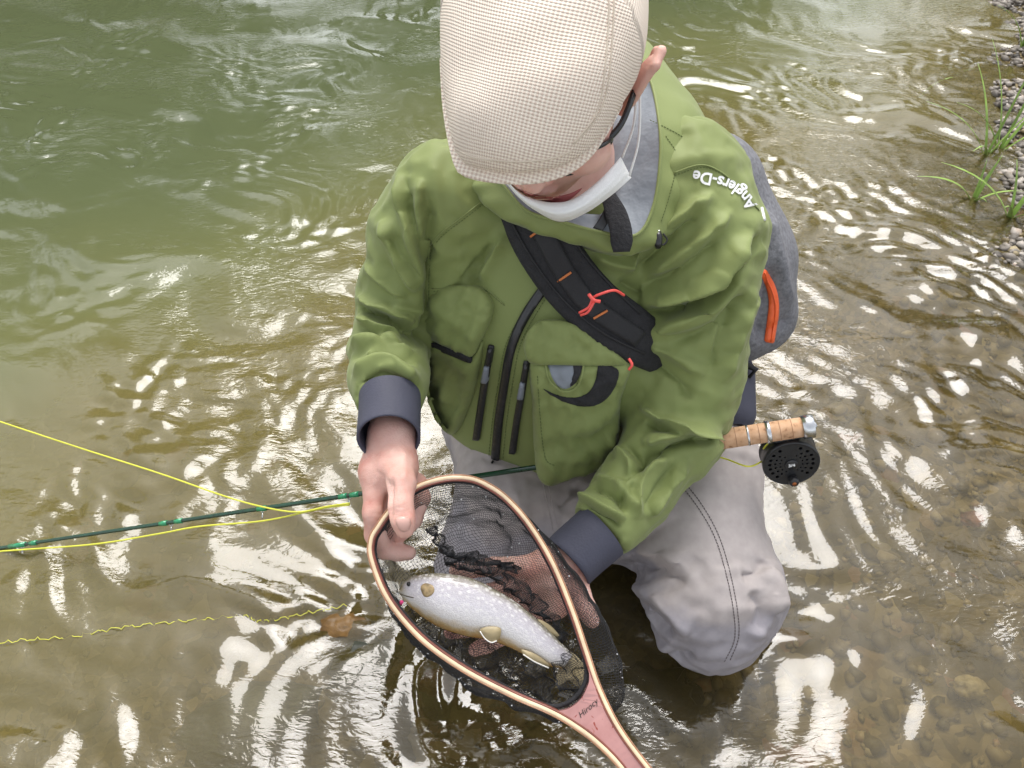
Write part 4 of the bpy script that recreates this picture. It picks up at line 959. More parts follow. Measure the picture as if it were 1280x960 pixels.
rimh = np.stack([(rim3-HC)@r1, (rim3-HC)@f1], -1); cch = np.array([((cap_ray(676, 60)-HC)@r1), ((cap_ray(676, 60)-HC)@f1)])
ra_ = np.arctan2(rimh[:, 1]-cch[1], rimh[:, 0]-cch[0]); o_ = np.argsort(ra_); ra_ = ra_[o_]; rimh = rimh[o_]; ra3 = np.r_[ra_-2*np.pi, ra_, ra_+2*np.pi]; rh3 = np.vstack([rimh]*3)
def cap_pt(x, y):
    """x,y in the unit disc -> head coordinates of the cap's top sheet"""
    rho = min(1.0, math.hypot(x, y)); a = math.atan2(y, x); e = np.array([np.interp(a, ra3, rh3[:, 0]), np.interp(a, ra3, rh3[:, 1])])
    q_ = cch+(e-cch)*rho; top = .138-.36*max(0, q_[1])**1.2-.16*max(0, -q_[1])**1.2
    return np.array([q_[0], q_[1], RU+(max(.012, top-RU))*(max(0, 1-rho**3.0))**.5])
cap_r = cch[0]
nr_, na_ = 34, 72; CV = [cap_pt(0, 0)]; CF = []; CU = [(0.0, 0.0)]
rr_ = [math.sin(k/nr_*math.pi/2) for k in range(1, nr_+1)]
for k, rho in enumerate(rr_):
    for j in range(na_):
        a = j/na_*2*math.pi; CV.append(cap_pt(rho*math.cos(a), rho*math.sin(a)))
for k in range(nr_):
    for j in range(na_):
        j2 = (j+1) % na_
        if k == 0: CF.append((0, 1+j, 1+j2))
        else: CF.append((1+(k-1)*na_+j, 1+k*na_+j, 1+k*na_+j2, 1+(k-1)*na_+j2))
CV = np.array(CV); edge0 = 1+(nr_-1)*na_
def add_ring(fn):
    global CV
    st_ = len(CV); CV = np.vstack([CV, [fn(CV[edge0+j], j/na_*2*math.pi) for j in range(na_)]])
    return st_
prev = edge0
for drop, inn in ((.010, .004), (.020, .012), (.014, .030)):
    cur = add_ring(lambda v, a: np.array([cap_r+(v[0]-cap_r)*(1-inn/.1), cch[1]+(v[1]-cch[1])*(1-inn/.14), v[2]-drop]))
    for j in range(na_): CF.append((prev+j, cur+j, cur+(j+1) % na_, prev+(j+1) % na_))
    prev = cur
CW = np.array([H(*v) for v in CV])+0
CWn = np.cross(np.gradient(CW, axis=0), r1); CW = CW+np.outer(.0014*noise3(CW, .9, 6), u1)
cme = mesh_np('cap', CW, CF); ul = cme.uv_layers.new(name='UVMap')
arc = np.array([[v[0], v[1]-.9*(v[2]-.14)*np.sign(v[1]+1e-6)] for v in CV]); arc[:, 0] += -.9*(CV[:, 2]-.14)*np.sign(CV[:, 0])*np.minimum(1, np.abs(CV[:, 0])/.08)**3
li = np.zeros(len(cme.loops), np.int32); cme.loops.foreach_get('vertex_index', li); ul.data.foreach_set('uv', arc[li].astype(np.float32).ravel())
cap = part('cap', cme, m_cap, person)
# visor: crescent under the front edge
vt, vb = [], []
for j in range(41):
    a = math.radians(22+136*j/40); e = np.array([math.cos(a), math.sin(a)]); rim = cap_pt(*e)
    o_ = rim+np.array([0, .004*math.sin(a), -.003-.011*min(1, 6*min(j, 40-j)/40)]); i_ = np.array([cap_r+(rim[0]-cap_r)*.80, cch[1]+(rim[1]-cch[1])*.55, rim[2]-.012])
    vt.append([H(*i_), H(*o_), H(*(o_+np.array([0, .0015, -.003]))), H(*(o_+np.array([0, -.001, -.006]))), H(*(i_+np.array([0, 0, -.008])))])
V, F = loft(np.array(vt), True, True); vme = mesh_np('visor', V, F); ul = vme.uv_layers.new(name='UVMap'); li = np.zeros(len(vme.loops), np.int32); vme.loops.foreach_get('vertex_index', li)
vv = np.array([[((p-HC)@r1), ((p-HC)@f1)-.5*((p-HC)@u1)] for p in V]); ul.data.foreach_set('uv', vv[li].astype(np.float32).ravel()); part('visor', vme, m_cap, cap)
m_capseam = mat('cream_thread', (.60, .52, .42), .9, .08)
CB = PB(cap)
for dx in (0, 6):
    part('panel_seam', MB().tube(laid(CB, [(762+dx, -10), (760+dx, 40), (756+dx, 90), (750+dx*.8, 128), (738+dx*.5, 154), (716+dx*.3, 180)], .0004, 4, .8), .0009, 6).mesh('panel_seam'), m_capseam, cap)
part('brim_seam', MB().tube(laid(CB, [(576, 190), (594, 197), (625, 201), (656, 202), (690, 198), (716, 188)], .0004, 4, .78), .0010, 6).mesh('brim_seam'), m_capseam, cap)

# ---- sunglasses
m_frame = mat('black_glossy_frame', (.015, .016, .018), .25, .1)
m_lens = mat('olive_dark_lens', (.045, .05, .03), .08, .1)
H0 = H
def H(r, f, u): return H0(r*.97, f-.010, u-.010)
sg = MB()
for s in (-1, 1):
    sg.tube(catmull([H(.066*s, .080, .016), H(.078*s, .055, .018), H(.083*s, .02, .022), H(.085*s, -.02, .018), H(.084*s, -.04, .002)], 6), [.0035]*25, 8)
    sg.tube(catmull([H(.010*s, .114, .020), H(.035*s, .118, .032), H(.062*s, .096, .030), H(.072*s, .075, .016), H(.062*s, .090, -.006), H(.034*s, .110, -.012), H(.012*s, .113, .006), H(.010*s, .114, .020)], 6), .0024, 7)
sg.tube([H(-.011, .114, .016), H(0, .118, .018), H(.011, .114, .016)], .0022, 7)
glasses = part('sunglasses', sg.mesh('sunglasses'), m_frame, person)
for s in (-1, 1):
    V = []; cen = H(.040*s, .110, .008)
    bd = catmull([H(.011*s, .113, .018), H(.035*s, .117, .030), H(.060*s, .095, .028), H(.070*s, .076, .015), H(.060*s, .090, -.004), H(.034*s, .109, -.011), H(.013*s, .112, .005)], 5, True)
    V = np.vstack([[cen], bd, bd-f1*.0018, [cen-f1*.0018]]); n = len(bd)
    F = [(0, 1+j, 1+(j+1) % n) for j in range(n)]+[(1+j, 1+n+j, 1+n+(j+1) % n, 1+(j+1) % n) for j in range(n)]+[(2*n+1, 1+n+(j+1) % n, 1+n+j) for j in range(n)]
    part('lens', mesh_np('lens', V, F), m_lens, glasses)

H = H0
# ---- face mask pulled down under the chin
m_mask = mat('white_mask_fabric', (.80, .81, .80), .85, .03, 40, .0006, 400)
MU = catmull([P(634, 226, .875), P(646, 238, .858), P(662, 247, .840), P(690, 253, .828), P(718, 248, .830), P(750, 224, .845), P(776, 196, .865)], 7)
ML = catmull([P(634, 230, .90), P(648, 246, .880), P(668, 262, .865), P(700, 277, .855), P(732, 266, .858), P(764, 244, .868), P(789, 222, .880)], 7)
rings = []
for k in np.linspace(0, 1, 15):
    c_ = MU*(1-k)+ML*k; tt = np.linspace(0, 1, len(c_)); bul = .016*math.sin(math.pi*k)*np.sin(np.pi*tt)**.7+.0012*np.abs(np.sin(k*math.pi*3.5))
    rings.append(c_-np.outer(bul, FW)-np.outer(bul*.4, UP))
top_ = np.array(rings); bot = top_+FW*.0016
R2 = np.concatenate([top_, bot[::-1]], 0).transpose(1, 0, 2)
V, F = loft(R2, True, True); mask = part('face_mask', mesh_np('face_mask', V, F), m_mask, person)
for k_, (a_, b_) in enumerate((((778, 197), (796, 100)), ((787, 220), (800, 112)))):
    m_ = P((a_[0]+b_[0])/2+5, (a_[1]+b_[1])/2+8, .848)
    part('ear_loop', MB().tube(catmull([P(*a_, .868), m_, P(*b_, .828)], 6), .0013, 6).mesh('ear_loop'), m_mask, mask)

# ================================================================= SLING BAG
m_bag = mat('heather_grey_nylon', (.155, .157, .172), .75, .35, 160, .001, 300)
m_orange = mat('orange_trim', (.85, .13, .03), .5, .08)
sb = empty('sling_bag', (.26, 1.05, .25)); tag(sb, 'grey sling bag with orange stripe and black padded strap across the chest', 'bag')
G = Field((-.05, .86, .16), (.60, 1.30, .80), .006)
bc = P(900, 330, 1.27); 
G.chain([(P(880, 240, 1.22), .095), (P(905, 330, 1.26), .105), (P(908, 380, 1.27), .098)], .04)
G.chain([(P(800, 250, 1.24), .09), (P(815, 370, 1.28), .10)], .05); G.chain([(P(930, 395, 1.27), .060), (P(958, 398, 1.27), .040)], .05)
GV, GQ = G.mesh(2); GV = sculpt(GV, GQ, [(None, .008, 10, 8, [(955, 260), (972, 320), (985, 390)], 'b'), (None, -.008, 7, 7, [(965, 330), (958, 380), (950, 430)], 'b'), (None, -.006, 6, 6, [(990, 395), (970, 410), (945, 425)], 'b')])
bag = part('bag_body', mesh_np('bag_body', GV, GQ), m_bag, sb); GB = bvh_of(GV, GQ)
part('orange_stripe', patch(GB, ribbon_poly([(953, 338), (964, 360), (967, 385), (961, 428)], [9, 12, 13, 12]), .002, .002, 4, 4, curve=False, dflt=1.2, name='orange_stripe'), m_orange, sb)
part('stripe_zip', MB().tube(laid(GB, [(954, 340), (965, 362), (968, 386), (962, 426)], .005, 5, 1.2), .0012, 6).mesh('stripe_zip'), m_orange, sb)
mb = Field((.2, .78, .05), (.48, 1.12, .5), .006); mb.chain([(P(905, 470, 1.27), .05), (P(912, 515, 1.25), .042)], .03); V, Q = mb.mesh(1); part('waist_pad', mesh_np('waist_pad', V, Q), m_cuff, sb)
part('side_buckle', MB().tube([P(930, 455, 1.22), P(945, 462, 1.22), P(936, 472, 1.225)], [.006, .005, .003], 6).mesh('side_buckle'), m_black, sb)
strap = part('shoulder_strap', patch(TB, [(625, 250), (634, 285), (650, 320), (673, 358), (700, 391), (733, 421), (766, 442), (800, 458), (830, 462), (836, 420), (805, 388), (768, 358), (744, 330), (724, 302), (710, 278), (694, 262), (655, 250)], .014, .007, 9, 5, name='shoulder_strap'), m_blackrough, sb)
SB = PB(strap)
for pts in ([(640, 278), (662, 318), (690, 358), (722, 392), (760, 420), (806, 442)], [(706, 284), (734, 324), (764, 358), (800, 392)]):
    part('strap_piping', MB().tube(laid(SB, pts, .0012, 6), .0016, 7).mesh('strap_piping'), m_black, strap)
part('strap_webbing', patch(SB, ribbon_poly([(672, 272), (690, 312), (712, 350), (742, 385), (800, 424)], [28, 26, 25, 24, 22]), .003, .001, 4, 4, curve=False, name='strap_webbing'), m_black, strap)
WEB = PB([c_ for c_ in strap.children if c_.name.startswith('strap_webbing')][0])
for a_, b_ in (((663, 296), (676, 287)), ((697, 352), (714, 340)), ((742, 398), (759, 388))):
    part('bar_tack', MB().tube(laid(WEB, [a_, b_], .0016, 4, sm=False), .0016, 6).mesh('bar_tack'), mat('orange_thread', (.55, .17, .05), .7, .1), strap)
m_cord = mat('coral_cord', (.85, .10, .085), .5, .05)
part('cord_loop', MB().tube(catmull([P(724, 391, .945), P(736, 384, .935), P(742, 372, .932), P(752, 367, .93), P(768, 363, .935), P(780, 369, .955)], 6), .0017, 7).tube(catmull([P(726, 394, .945), P(735, 390, .935), P(743, 377, .930)], 5), .0016, 7).tube(catmull([P(736, 368, .93), P(742, 375, .926), P(750, 377, .928)], 5), .0022, 7).mesh('cord_loop'), m_cord, strap)
part('cord_tail', MB().tube(catmull([P(786, 448, .98), P(790, 456, .98), P(786, 462, .985)], 5), .0018, 7).mesh('cord_tail'), m_cord, strap)

# ================================================================= FLY ROD
def rod(x): return P(x, 685-.1507*x, 1/(.7224+.0001895*x))
m_blank = mat('dark_green_blank', (.008, .045, .022), .18, .2, 30, coat=.6)
m_wrap = mat('bright_green_wrap', (.01, .22, .09), .15, .1, coat=.8)
m_corkm, t, out = nodes('cork'); L = t.links.new
c = coord(t); vo = N(t, 'ShaderNodeTexVoronoi', Scale=260.0); L(c, vo.inputs['Vector']); no = N(t, 'ShaderNodeTexNoise', Scale=90.0, Detail=5.0); L(c, no.inputs['Vector'])
mm = N(t, 'ShaderNodeMath', operation='MULTIPLY'); L(vo.outputs['Distance'], mm.inputs[0]); L(no.outputs[0], mm.inputs[1])
b = N(t, 'ShaderNodeBsdfPrincipled', Roughness=.75); L(ramp(t, no.outputs[0], [(.28, (.20, .09, .04)), (.40, (.50, .29, .16)), (.7, (.62, .40, .25))]), b.inputs['Base Color']); L(b.outputs[0], out.inputs['Surface'])
frod = empty('fly_rod', tuple(rod(980)-np.array([0, 0, .02]))); tag(frod, 'green fly rod with cork grip and black reel held under the arm', 'fishing rod')
xs = np.linspace(-60, 900, 30); part('blank', MB().tube([rod(x) for x in xs], np.interp(xs, [-60, 900], [.0031, .0048]), 12).mesh('blank'), m_blank, frod)
for x0, x1 in ((12, 32), (38, 46), (200, 209), (219, 228), (322, 333), (424, 434), (438, 449), (560, 566)):
    part('wrap', MB().tube([rod(x0), rod(x1)], .0046, 12).mesh('wrap'), m_wrap, frod)
for xg in (28, 214, 328, 436):
    p = rod(xg); g = MB(); a_ = np.linspace(0, 2*np.pi, 15); rg = .005; cg = p-UP*.012
    g.tube([cg+RT*rg*.35*math.cos(v)+UP*rg*math.sin(v)+FW*-.004*math.cos(v) for v in a_], .0009, 6, False); g.tube([p-UP*.003-RT*.004, cg+UP*rg], .0008, 6); g.tube([p-UP*.003+RT*.004, cg+UP*rg], .0008, 6)
    part('line_guide', g.mesh('line_guide'), m_silver, frod)
cx = np.array([840, 856, 880, 910, 934, 957, 962, 985, 1003]); part('cork_grip', MB().tube([rod(x) for x in cx], [.008, .0125, .0145, .0148, .0145, .0145, .0145, .0145, .0142], 24).mesh('cork_grip'), m_corkm, frod)
m_cring = mat('cork_ring_line', (.36, .2, .11), .8, .2)
for x in (890, 904, 919, 948, 974, 989): part('cork_ring', MB().tube([rod(x-.4), rod(x+.4)], .01495, 24).mesh('cork_ring'), m_cring, frod)
for x0, x1, r_ in ((933, 936, .0155), (957, 963, .0168), (1002, 1017, .0172)): part('reel_seat_ring', MB().tube([rod(x0), rod(x0+.5), rod(x1-.5), rod(x1)], [r_-.001, r_, r_, r_-.001], 12 if x0 > 1000 else 28).mesh('reel_seat_ring'), m_silver, frod)
part('butt_button', MB().tube([rod(1016), rod(1019), rod(1021)], [.006, .006, .003], 12).mesh('butt_button'), m_silver, frod)
# reel
ax = rod(1000)-rod(960); ax /= np.linalg.norm(ax)
nn = np.array([0.10, -math.cos(math.radians(14)), math.sin(math.radians(14))]); nn -= ax*(nn@ax); nn /= np.linalg.norm(nn); dn = np.cross(nn, ax); dn = dn if dn[2] < 0 else -dn
RC = rod(984)+dn*.0565-nn*.004
m_reel = mat('black_anodised', (.018, .019, .021), .38, .15, 60, .0003, 300)
def disc_ring(c0, r, n=48): a = np.arange(n)/n*2*np.pi; return c0+r*(np.cos(a)[:, None]*ax+np.sin(a)[:, None]*dn)
def lathe(prof, n=48): return loft(np.array([disc_ring(RC+nn*h, r, n) for h, r in prof]), True, True)
reel = part('reel', mesh_np('reel', *lathe([(-.017, .020), (-.017, .0395), (-.016, .0405), (-.0115, .0405), (-.0110, .036), (.009, .036), (.0092, .0402), (.0125, .0405), (.0150, .0395), (.0153, .036)][::1])), m_reel, frod)
# spool face with real drilled holes
a1_ = []; holes = []
for s in (-1, 1):
    for rr2, hr2, angs in ((.0305, .0026, (-62, -40, -22, -6, 10, 27, 46)), (.0225, .0018, (-48, -28, -9, 10, 30, 50)), (.0160, .0013, (-60, -36, -12, 12, 36, 60))):
        for g_ in angs:
            v = math.radians(g_); holes.append((s*rr2*math.cos(v), rr2*math.sin(v)-.001, hr2))
pts = []; ed = []
def loop2(cx_, cy_, r, n):
    b0 = len(pts)
    for k in range(n): pts.append(Vector((cx_+r*math.cos(2*math.pi*k/n), cy_+r*math.sin(2*math.pi*k/n))))
    ed.extend([(b0+k, b0+(k+1) % n) for k in range(n)])
loop2(0, 0, .0372, 56)
for h_ in holes: loop2(h_[0], h_[1], h_[2], 12)
vs, es, fs, *_ = delaunay_2d_cdt(pts, ed, [], 1, 1e-7); vs = np.array([tuple(v) for v in vs]); FF = []
for f in fs:
    m_ = vs[list(f)].mean(0)
    if any(math.hypot(m_[0]-h_[0], m_[1]-h_[1]) < h_[2]*.97 for h_ in holes): continue
    FF.append(tuple(f))
z0, z1 = .0136, .0164; n = len(vs); W_ = [RC+ax*v[0]+dn*v[1]+nn*z1 for v in vs]+[RC+ax*v[0]+dn*v[1]+nn*z0 for v in vs]; cnt = {}
FF = [f if np.cross(W_[f[1]]-W_[f[0]], W_[f[2]]-W_[f[0]])@nn > 0 else f[::-1] for f in FF]
for f in FF:
    for a_, b_ in zip(f, f[1:]+f[:1]): cnt[(a_, b_)] = 1
side = [(b_, a_, a_+n, b_+n) for (a_, b_) in cnt if (b_, a_) not in cnt]
# hollow the barrel front so the holes look into the dark spool
reel.data = mesh_np('reel', *loft(np.array([disc_ring(RC+nn*h, r) for h, r in [(-.017, .0), (-.017, .0395), (-.016, .0405), (-.0115, .0405), (-.0110, .0398), (.0050, .0398), (.0052, .0402), (.0145, .0408), (.0166, .0398), (.0168, .0374), (.008, .0372), (.008, .0)]]), True, False)); reel.data.materials.append(m_reel)
part('spool_face', mesh_np('spool_face', np.array(W_), FF+side, False), m_reel, reel)
part('spool_hub', mesh_np('spool_hub', *lathe([(.0160, .0092), (.0182, .0092), (.0188, .0085), (.0188, .002)])), m_zip, reel)
kc = RC+dn*.0272; kp = [(nn*.016, .0050), (nn*.018, .0066), (nn*.022, .0076), (nn*.027, .0076), (nn*.029, .0060)]
part('winding_knob', MB().tube([kc+v for v, r_ in kp], [r_ for v, r_ in kp], 20).mesh('winding_knob'), m_zip, reel)
part('knob_screw', MB().tube([kc+nn*.0288, kc+nn*.0300], .0030, 12).mesh('knob_screw'), mat('brass_screw', (.40, .13, .04), .4, .1, metallic=.6), reel)
V, F = text_mesh('3/4', .0075, 0, 2, .0003); V[:, :2] -= (V[:, :2].max(0)+V[:, :2].min(0))/2
part('lettering', mesh_np('lettering', np.array([RC+ax*v[0]-dn*v[1]+nn*.0191 for v in V]), F, False), m_white, reel)
part('reel_foot', MB().tube([rod(955)+dn*.015, rod(972)+dn*.017, rod(984)+dn*.017, rod(1000)+dn*.015], [.004, .006, .006, .004], 10).tube([rod(984)+dn*.015, RC-dn*.038], [.008, .008], 10).mesh('reel_foot'), m_reel, reel)
m_line = mat('yellow_fly_line', (.62, .62, .06), .4, .08)
for a0, a1, h_ in ((-150, -118, -.003), (-72, -64, .000)):
    part('wound_line', MB().tube([RC+nn*h_+.0392*(math.cos(math.radians(v))*ax+math.sin(math.radians(v))*dn) for v in np.linspace(a0, a1, 9)], .0020, 8).mesh('wound_line'), m_line, reel)

# ================================================================= FLY LINE (one line, running out over the water)
fl = MB()
fl.tube(catmull([P(-30, 517, 1.47), P(0, 527, 1.45), P(100, 560, 1.40), P(200, 592, 1.34), P(280, 620, 1.28), P(330, 634, 1.25), P(372, 640, 1.235), P(410, 633, 1.225), P(437, 629, 1.218)], 8), .0014, 7)
flo = link('fly_line', None)if False else None
mA = fl.mesh('fly_line'); oA = link('fly_line', mA, m_line); tag(oA, 'yellow fly line curving down across the open water to the rod', 'fishing line', 'fly line runs')
oB = link('fly_line', MB().tube(catmull([P(-30, 691, 1.335), P(30, 687, 1.325), P(120, 680, 1.31), P(200, 667, 1.29), P(250, 658, 1.27), P(330, 651, 1.25), P(400, 636, 1.23), P(437, 631, 1.218)], 8), .0014, 7).mesh('fly_line'), m_line); tag(oB, 'yellow fly line running slack just beneath the green rod', 'fishing line', 'fly line runs')
wp = catmull([(-20, 806), (30, 800), (90, 796), (140, 786), (200, 779), (255, 774), (304, 770), (322, 776), (345, 774), (390, 765), (432, 757)], 14); k_ = np.arange(len(wp))
oC = link('fly_line', MB().tube([Pz(p[0]+1.5*math.sin(i*1.9), p[1]+1.6*math.sin(i*1.3)+1.2*math.sin(i*2.7), .0015+.002*math.sin(i*.9)) for i, p in enumerate(wp)], .0006, 6).mesh('fly_line'), m_line); tag(oC, 'thin wavy yellow line floating on the rippled water surface', 'fishing line', 'fly line runs')
oD = link('fly_line', MB().tube(catmull([RC-ax*.036+nn*.000, P(935, 583, 1.12), P(905, 573, 1.145), P(870, 566, 1.165), P(830, 563, 1.18)], 8), .0013, 7).mesh('fly_line'), m_line); tag(oD, 'short yellow line leading from the reel to under the sleeve', 'fishing line', 'fly line runs')

# ================================================================= LANDING NET
m_woodlight = mat('pale_ash_strip', (.74, .57, .37), .35, .15, 40, .0004, 200, coat=.5)
m_wooddark = mat('rosewood_strip', (.20, .055, .035), .3, .25, 40, .0004, 200, coat=.5)
m_handle, t, out = nodes('pink_burl_wood'); L = t.links.new
c = coord(t); n1_ = N(t, 'ShaderNodeTexNoise', Scale=14.0, Detail=6.0, Distortion=1.5); L(c, n1_.inputs['Vector']); n2_ = N(t, 'ShaderNodeTexNoise', Scale=48.0, Detail=3.0, Distortion=2.0); L(c, n2_.inputs['Vector'])
mx = N(t, 'ShaderNodeMix', data_type='RGBA'); L(ramp(t, n2_.outputs[0], [(.66, (0, 0, 0)), (.70, (1, 1, 1))]), mx.inputs[0]); L(ramp(t, n1_.outputs[0], [(.3, (.36, .165, .15)), (.7, (.47, .245, .225))]), mx.inputs[6]); mx.inputs[7].default_value = (.26, .05, .035, 1)
b = N(t, 'ShaderNodeBsdfPrincipled', Roughness=.22); b.inputs['Coat Weight'].default_value = .7; L(mx.outputs[2], b.inputs['Base Color']); L(b.outputs[0], out.inputs['Surface'])
hoop_px = [(860, 1052, .868), (806, 1000, .872), (776, 957, .876), (748, 928, .880), (722, 908, .885), (690, 889, .890), (640, 867, .898), (579, 835, .907), (526, 796, .918), (486, 748, .929), (466, 700, .937), (465, 676, .939), (473, 660, .940), (491, 636, .944), (519, 611, .950), (555, 599, .954), (587, 599, .955), (612, 609, .953), (635, 626, .950), (661, 656, .944), (689, 702, .934), (714, 762, .920), (732, 815, .908), (748, 861, .897), (772, 909, .885), (807, 957, .874), (842, 998, .868), (892, 1040, .864)]
HPp = catmull([P(*q_) for q_ in hoop_px], 7)
lnet = empty('landing_net', tuple(P(610, 760, .93))); tag(lnet, 'teardrop wooden landing net with black mesh bag held over the water', 'landing net')
hc = P(600, 740, .928)
e1 = P(719, 890, .888)-P(540, 600, .952); e1 /= np.linalg.norm(e1); e2 = P(700, 730, .928)-P(475, 680, .938); e2 -= e1*(e1@e2); e2 /= np.linalg.norm(e2); hn = np.cross(e1, e2); hn = hn if hn@(CAM-hc) > 0 else -hn
def sweep(path, lo, hi, hgt, taper=None):
    """rectangular strip between lateral offsets lo..hi (towards outside), hgt thick"""
    T = np.gradient(path, axis=0); T /= np.linalg.norm(T, axis=1)[:, None]; rings = []
    for p, t_ in zip(path, T):
        s_ = np.cross(t_, hn); s_ /= np.linalg.norm(s_); b_ = .0008
        rings.append([p+s_*a_+hn*z_ for a_, z_ in ((lo, -hgt+b_), (lo+b_, -hgt), (hi-b_, -hgt), (hi, -hgt+b_), (hi, hgt-b_), (hi-b_, hgt), (lo+b_, hgt), (lo, hgt-b_))])
    return loft(np.array(rings), True, True)
T0 = np.gradient(HPp, axis=0)[60]; s0 = np.cross(T0, hn); sg_ = 1 if s0@(HPp[60]-hc) > 0 else -1
hoop = part('hoop', mesh_np('hoop', *sweep(HPp, *sorted((sg_*-.0018, sg_*.0026)), .0062)), m_woodlight, lnet)
part('outer_strip', mesh_np('outer_strip', *sweep(HPp, *sorted((sg_*.0026, sg_*.0044)), .0058)), mat('tan_strip', (.40, .20, .11), .3, .2, 40, coat=.5), hoop)
part('inner_strip', mesh_np('inner_strip', *sweep(HPp, *sorted((sg_*-.0042, sg_*-.0018)), .0058)), m_wooddark, hoop)
# handle between the two hoop ends
th = [(690, 889), (706, 886), (720, 878), (731, 863), (736, 846), (738, 834)]
left = [(q_[0], q_[1]) for q_ in hoop_px[0:6]]; right = [(q_[0], q_[1]) for q_ in hoop_px[22:]]
def on_plane(px, py, lift=0.):
    r_ = P(px, py, 1.0)-CAM; k = ((P(722, 880, .888)-CAM)@hn)/(r_@hn); return CAM+r_*k+hn*lift
# plane of the handle passes through its own hoop strips
hp3 = catmull([P(*q_) for q_ in hoop_px[0:6]], 6); hp4 = catmull([P(*q_) for q_ in hoop_px[21:]], 6)
tp = catmull([P(690, 889, .890), P(708, 886, .8895), P(722, 877, .890), P(732, 862, .892), (P(736, 842, .900)), hp4[4]], 5)
poly3 = np.vstack([hp3, tp[1:-1], hp4[6:]]); p2 = np.stack([(poly3-hc)@e1, (poly3-hc)@e2], -1); hh_ = (poly3-hc)@hn
vs, es, fs, *_ = delaunay_2d_cdt([Vector(v) for v in p2.tolist()], [(i, (i+1) % len(p2)) for i in range(len(p2))], [], 1, 1e-7)
vs = np.array([tuple(v) for v in vs]); hz = np.array([hh_[np.argmin(np.linalg.norm(p2-v, axis=1))] for v in vs]); n = len(vs)
tpv = [hc+e1*v[0]+e2*v[1]+hn*(z_+.0045) for v, z_ in zip(vs, hz)]; btv = [hc+e1*v[0]+e2*v[1]+hn*(z_-.0055) for v, z_ in zip(vs, hz)]
FF = [tuple(f) if np.cross(tpv[f[1]]-tpv[f[0]], tpv[f[2]]-tpv[f[0]])@hn > 0 else tuple(f)[::-1] for f in fs]; cnt = {}
for f in FF:
    for a_, b_ in zip(f, f[1:]+f[:1]): cnt[(a_, b_)] = 1
FF = FF+[tuple(v+n for v in f[::-1]) for f in FF]+[(b_, a_, a_+n, b_+n) for (a_, b_) in cnt if (b_, a_) not in cnt]
handle = part('handle', mesh_np('handle', np.array(tpv+btv), FF, False), m_handle, lnet)
V, F = text_mesh('Hirocy', 1.0, .35, 3, .0); V[:, 0] -= V[:, 0].min(); V /= V[:, 0].max(); hb = PB(handle)
W_ = []
for v in V:
    q_ = np.array([726.0, 897.5])+np.array([23.5, -20.5])*v[0]+np.array([-.66, -.75])*v[1]*30; loc, nr = hit(hb, q_[0], q_[1], .885); W_.append(loc+hn*.0007)
part('lettering', mesh_np('lettering', np.array(W_), F, False), mat('burnt_lettering', (.03, .022, .02), .5, .1), handle)
# mesh bag: knotless netting with real threads
inner = np.vstack([HPp[5*7+3:22*7], catmull([P(732, 815, .908), P(737, 845, .900), P(731, 864, .894), P(718, 879, .892), P(700, 887, .893), P(683, 886, .894)], 5)])
inner = inner[np.r_[True, np.linalg.norm(np.diff(inner, axis=0), axis=1) > 1e-5]]
inner = resample(inner, .004, True); cen = P(606, 738, .930); NB = len(inner)
ang = np.unwrap(np.arctan2((inner-cen)@e2, (inner-cen)@e1))
if ang[-1] < ang[0]: inner = inner[::-1]; ang = np.unwrap(np.arctan2((inner-cen)@e2, (inner-cen)@e1))
ang_l = np.r_[ang-2*np.pi, ang, ang+2*np.pi]; in_l = np.vstack([inner]*3)
NG = 118; g_ = np.linspace(-1, 1, NG); SX, SY = np.meshgrid(g_, g_, indexing='ij'); jit = .10*(g_[1]-g_[0])
SX = SX+jit*RNG.standard_normal(SX.shape)*(np.abs(SX) < .99); SY = SY+jit*RNG.standard_normal(SY.shape)*(np.abs(SY) < .99)
dxx = SX*np.sqrt(np.maximum(0, 1-SY**2/2)); dyy = SY*np.sqrt(np.maximum(0, 1-SX**2/2)); RHO = np.minimum(1, np.hypot(dxx, dyy)).ravel(); TH = np.arctan2(dyy, dxx).ravel()
def bag_point(RHO, TH):
    th_ = (TH-ang[0]) % (2*np.pi)+ang[0]; bd = np.stack([np.interp(th_, ang_l, in_l[:, k]) for k in range(3)], -1)
    # rim drops first as a wall, then the floor
    rr = np.clip(RHO, 0, 1); wall = np.clip((1-rr)/.42, 0, 1)
    sag = .094*np.sin(wall*math.pi/2)**.9+.010*(1-rr)
    sc = np.where(wall < 1, 1+.07*np.sin(math.pi*wall)*0+.05*np.sin(math.pi*np.minimum(1, wall*1.0)), 1)*(1-.10*wall)*np.where(wall < 1, 1, rr/.58)
    rt = np.clip(((bd-cen)@RT)/.11, 0, 1); bl = np.sin(math.pi*np.clip(wall, 0, 1)**.6)
    p = cen+(bd-cen)*sc[:, None]+np.outer(.046*rt*bl, RT)-np.outer(sag, np.array([0, -.12, .993]))
    return p
bagV = bag_point(RHO, TH); amp = np.clip((1-RHO)/.25, 0, 1)
fold = .0055*noise3(bagV, 1.5, 7)+.0016*noise3(bagV, 3.4, 8); fold2 = .003*noise3(bagV, 2.0, 9)
bagV = bagV+np.outer(fold*amp, [0, -.3, .95])+np.outer(fold2*amp, [.8, .5, 0])
I = np.arange(NG*NG).reshape(NG, NG); BF = np.stack([I[:-1, :-1], I[1:, :-1], I[1:, 1:], I[:-1, 1:]], -1).reshape(-1, 4)
def threads(name, V, F, r, parent, mat_):
    me = mesh_np(name, V, F); o = part(name, me, mat_, parent); md = o.modifiers.new('threads', 'WIREFRAME'); md.thickness = r; md.use_replace = True; md.use_even_offset = False; md.use_boundary = True; return o
m_net = mat('black_netting', (.016, .016, .018), .35, .2, 60)
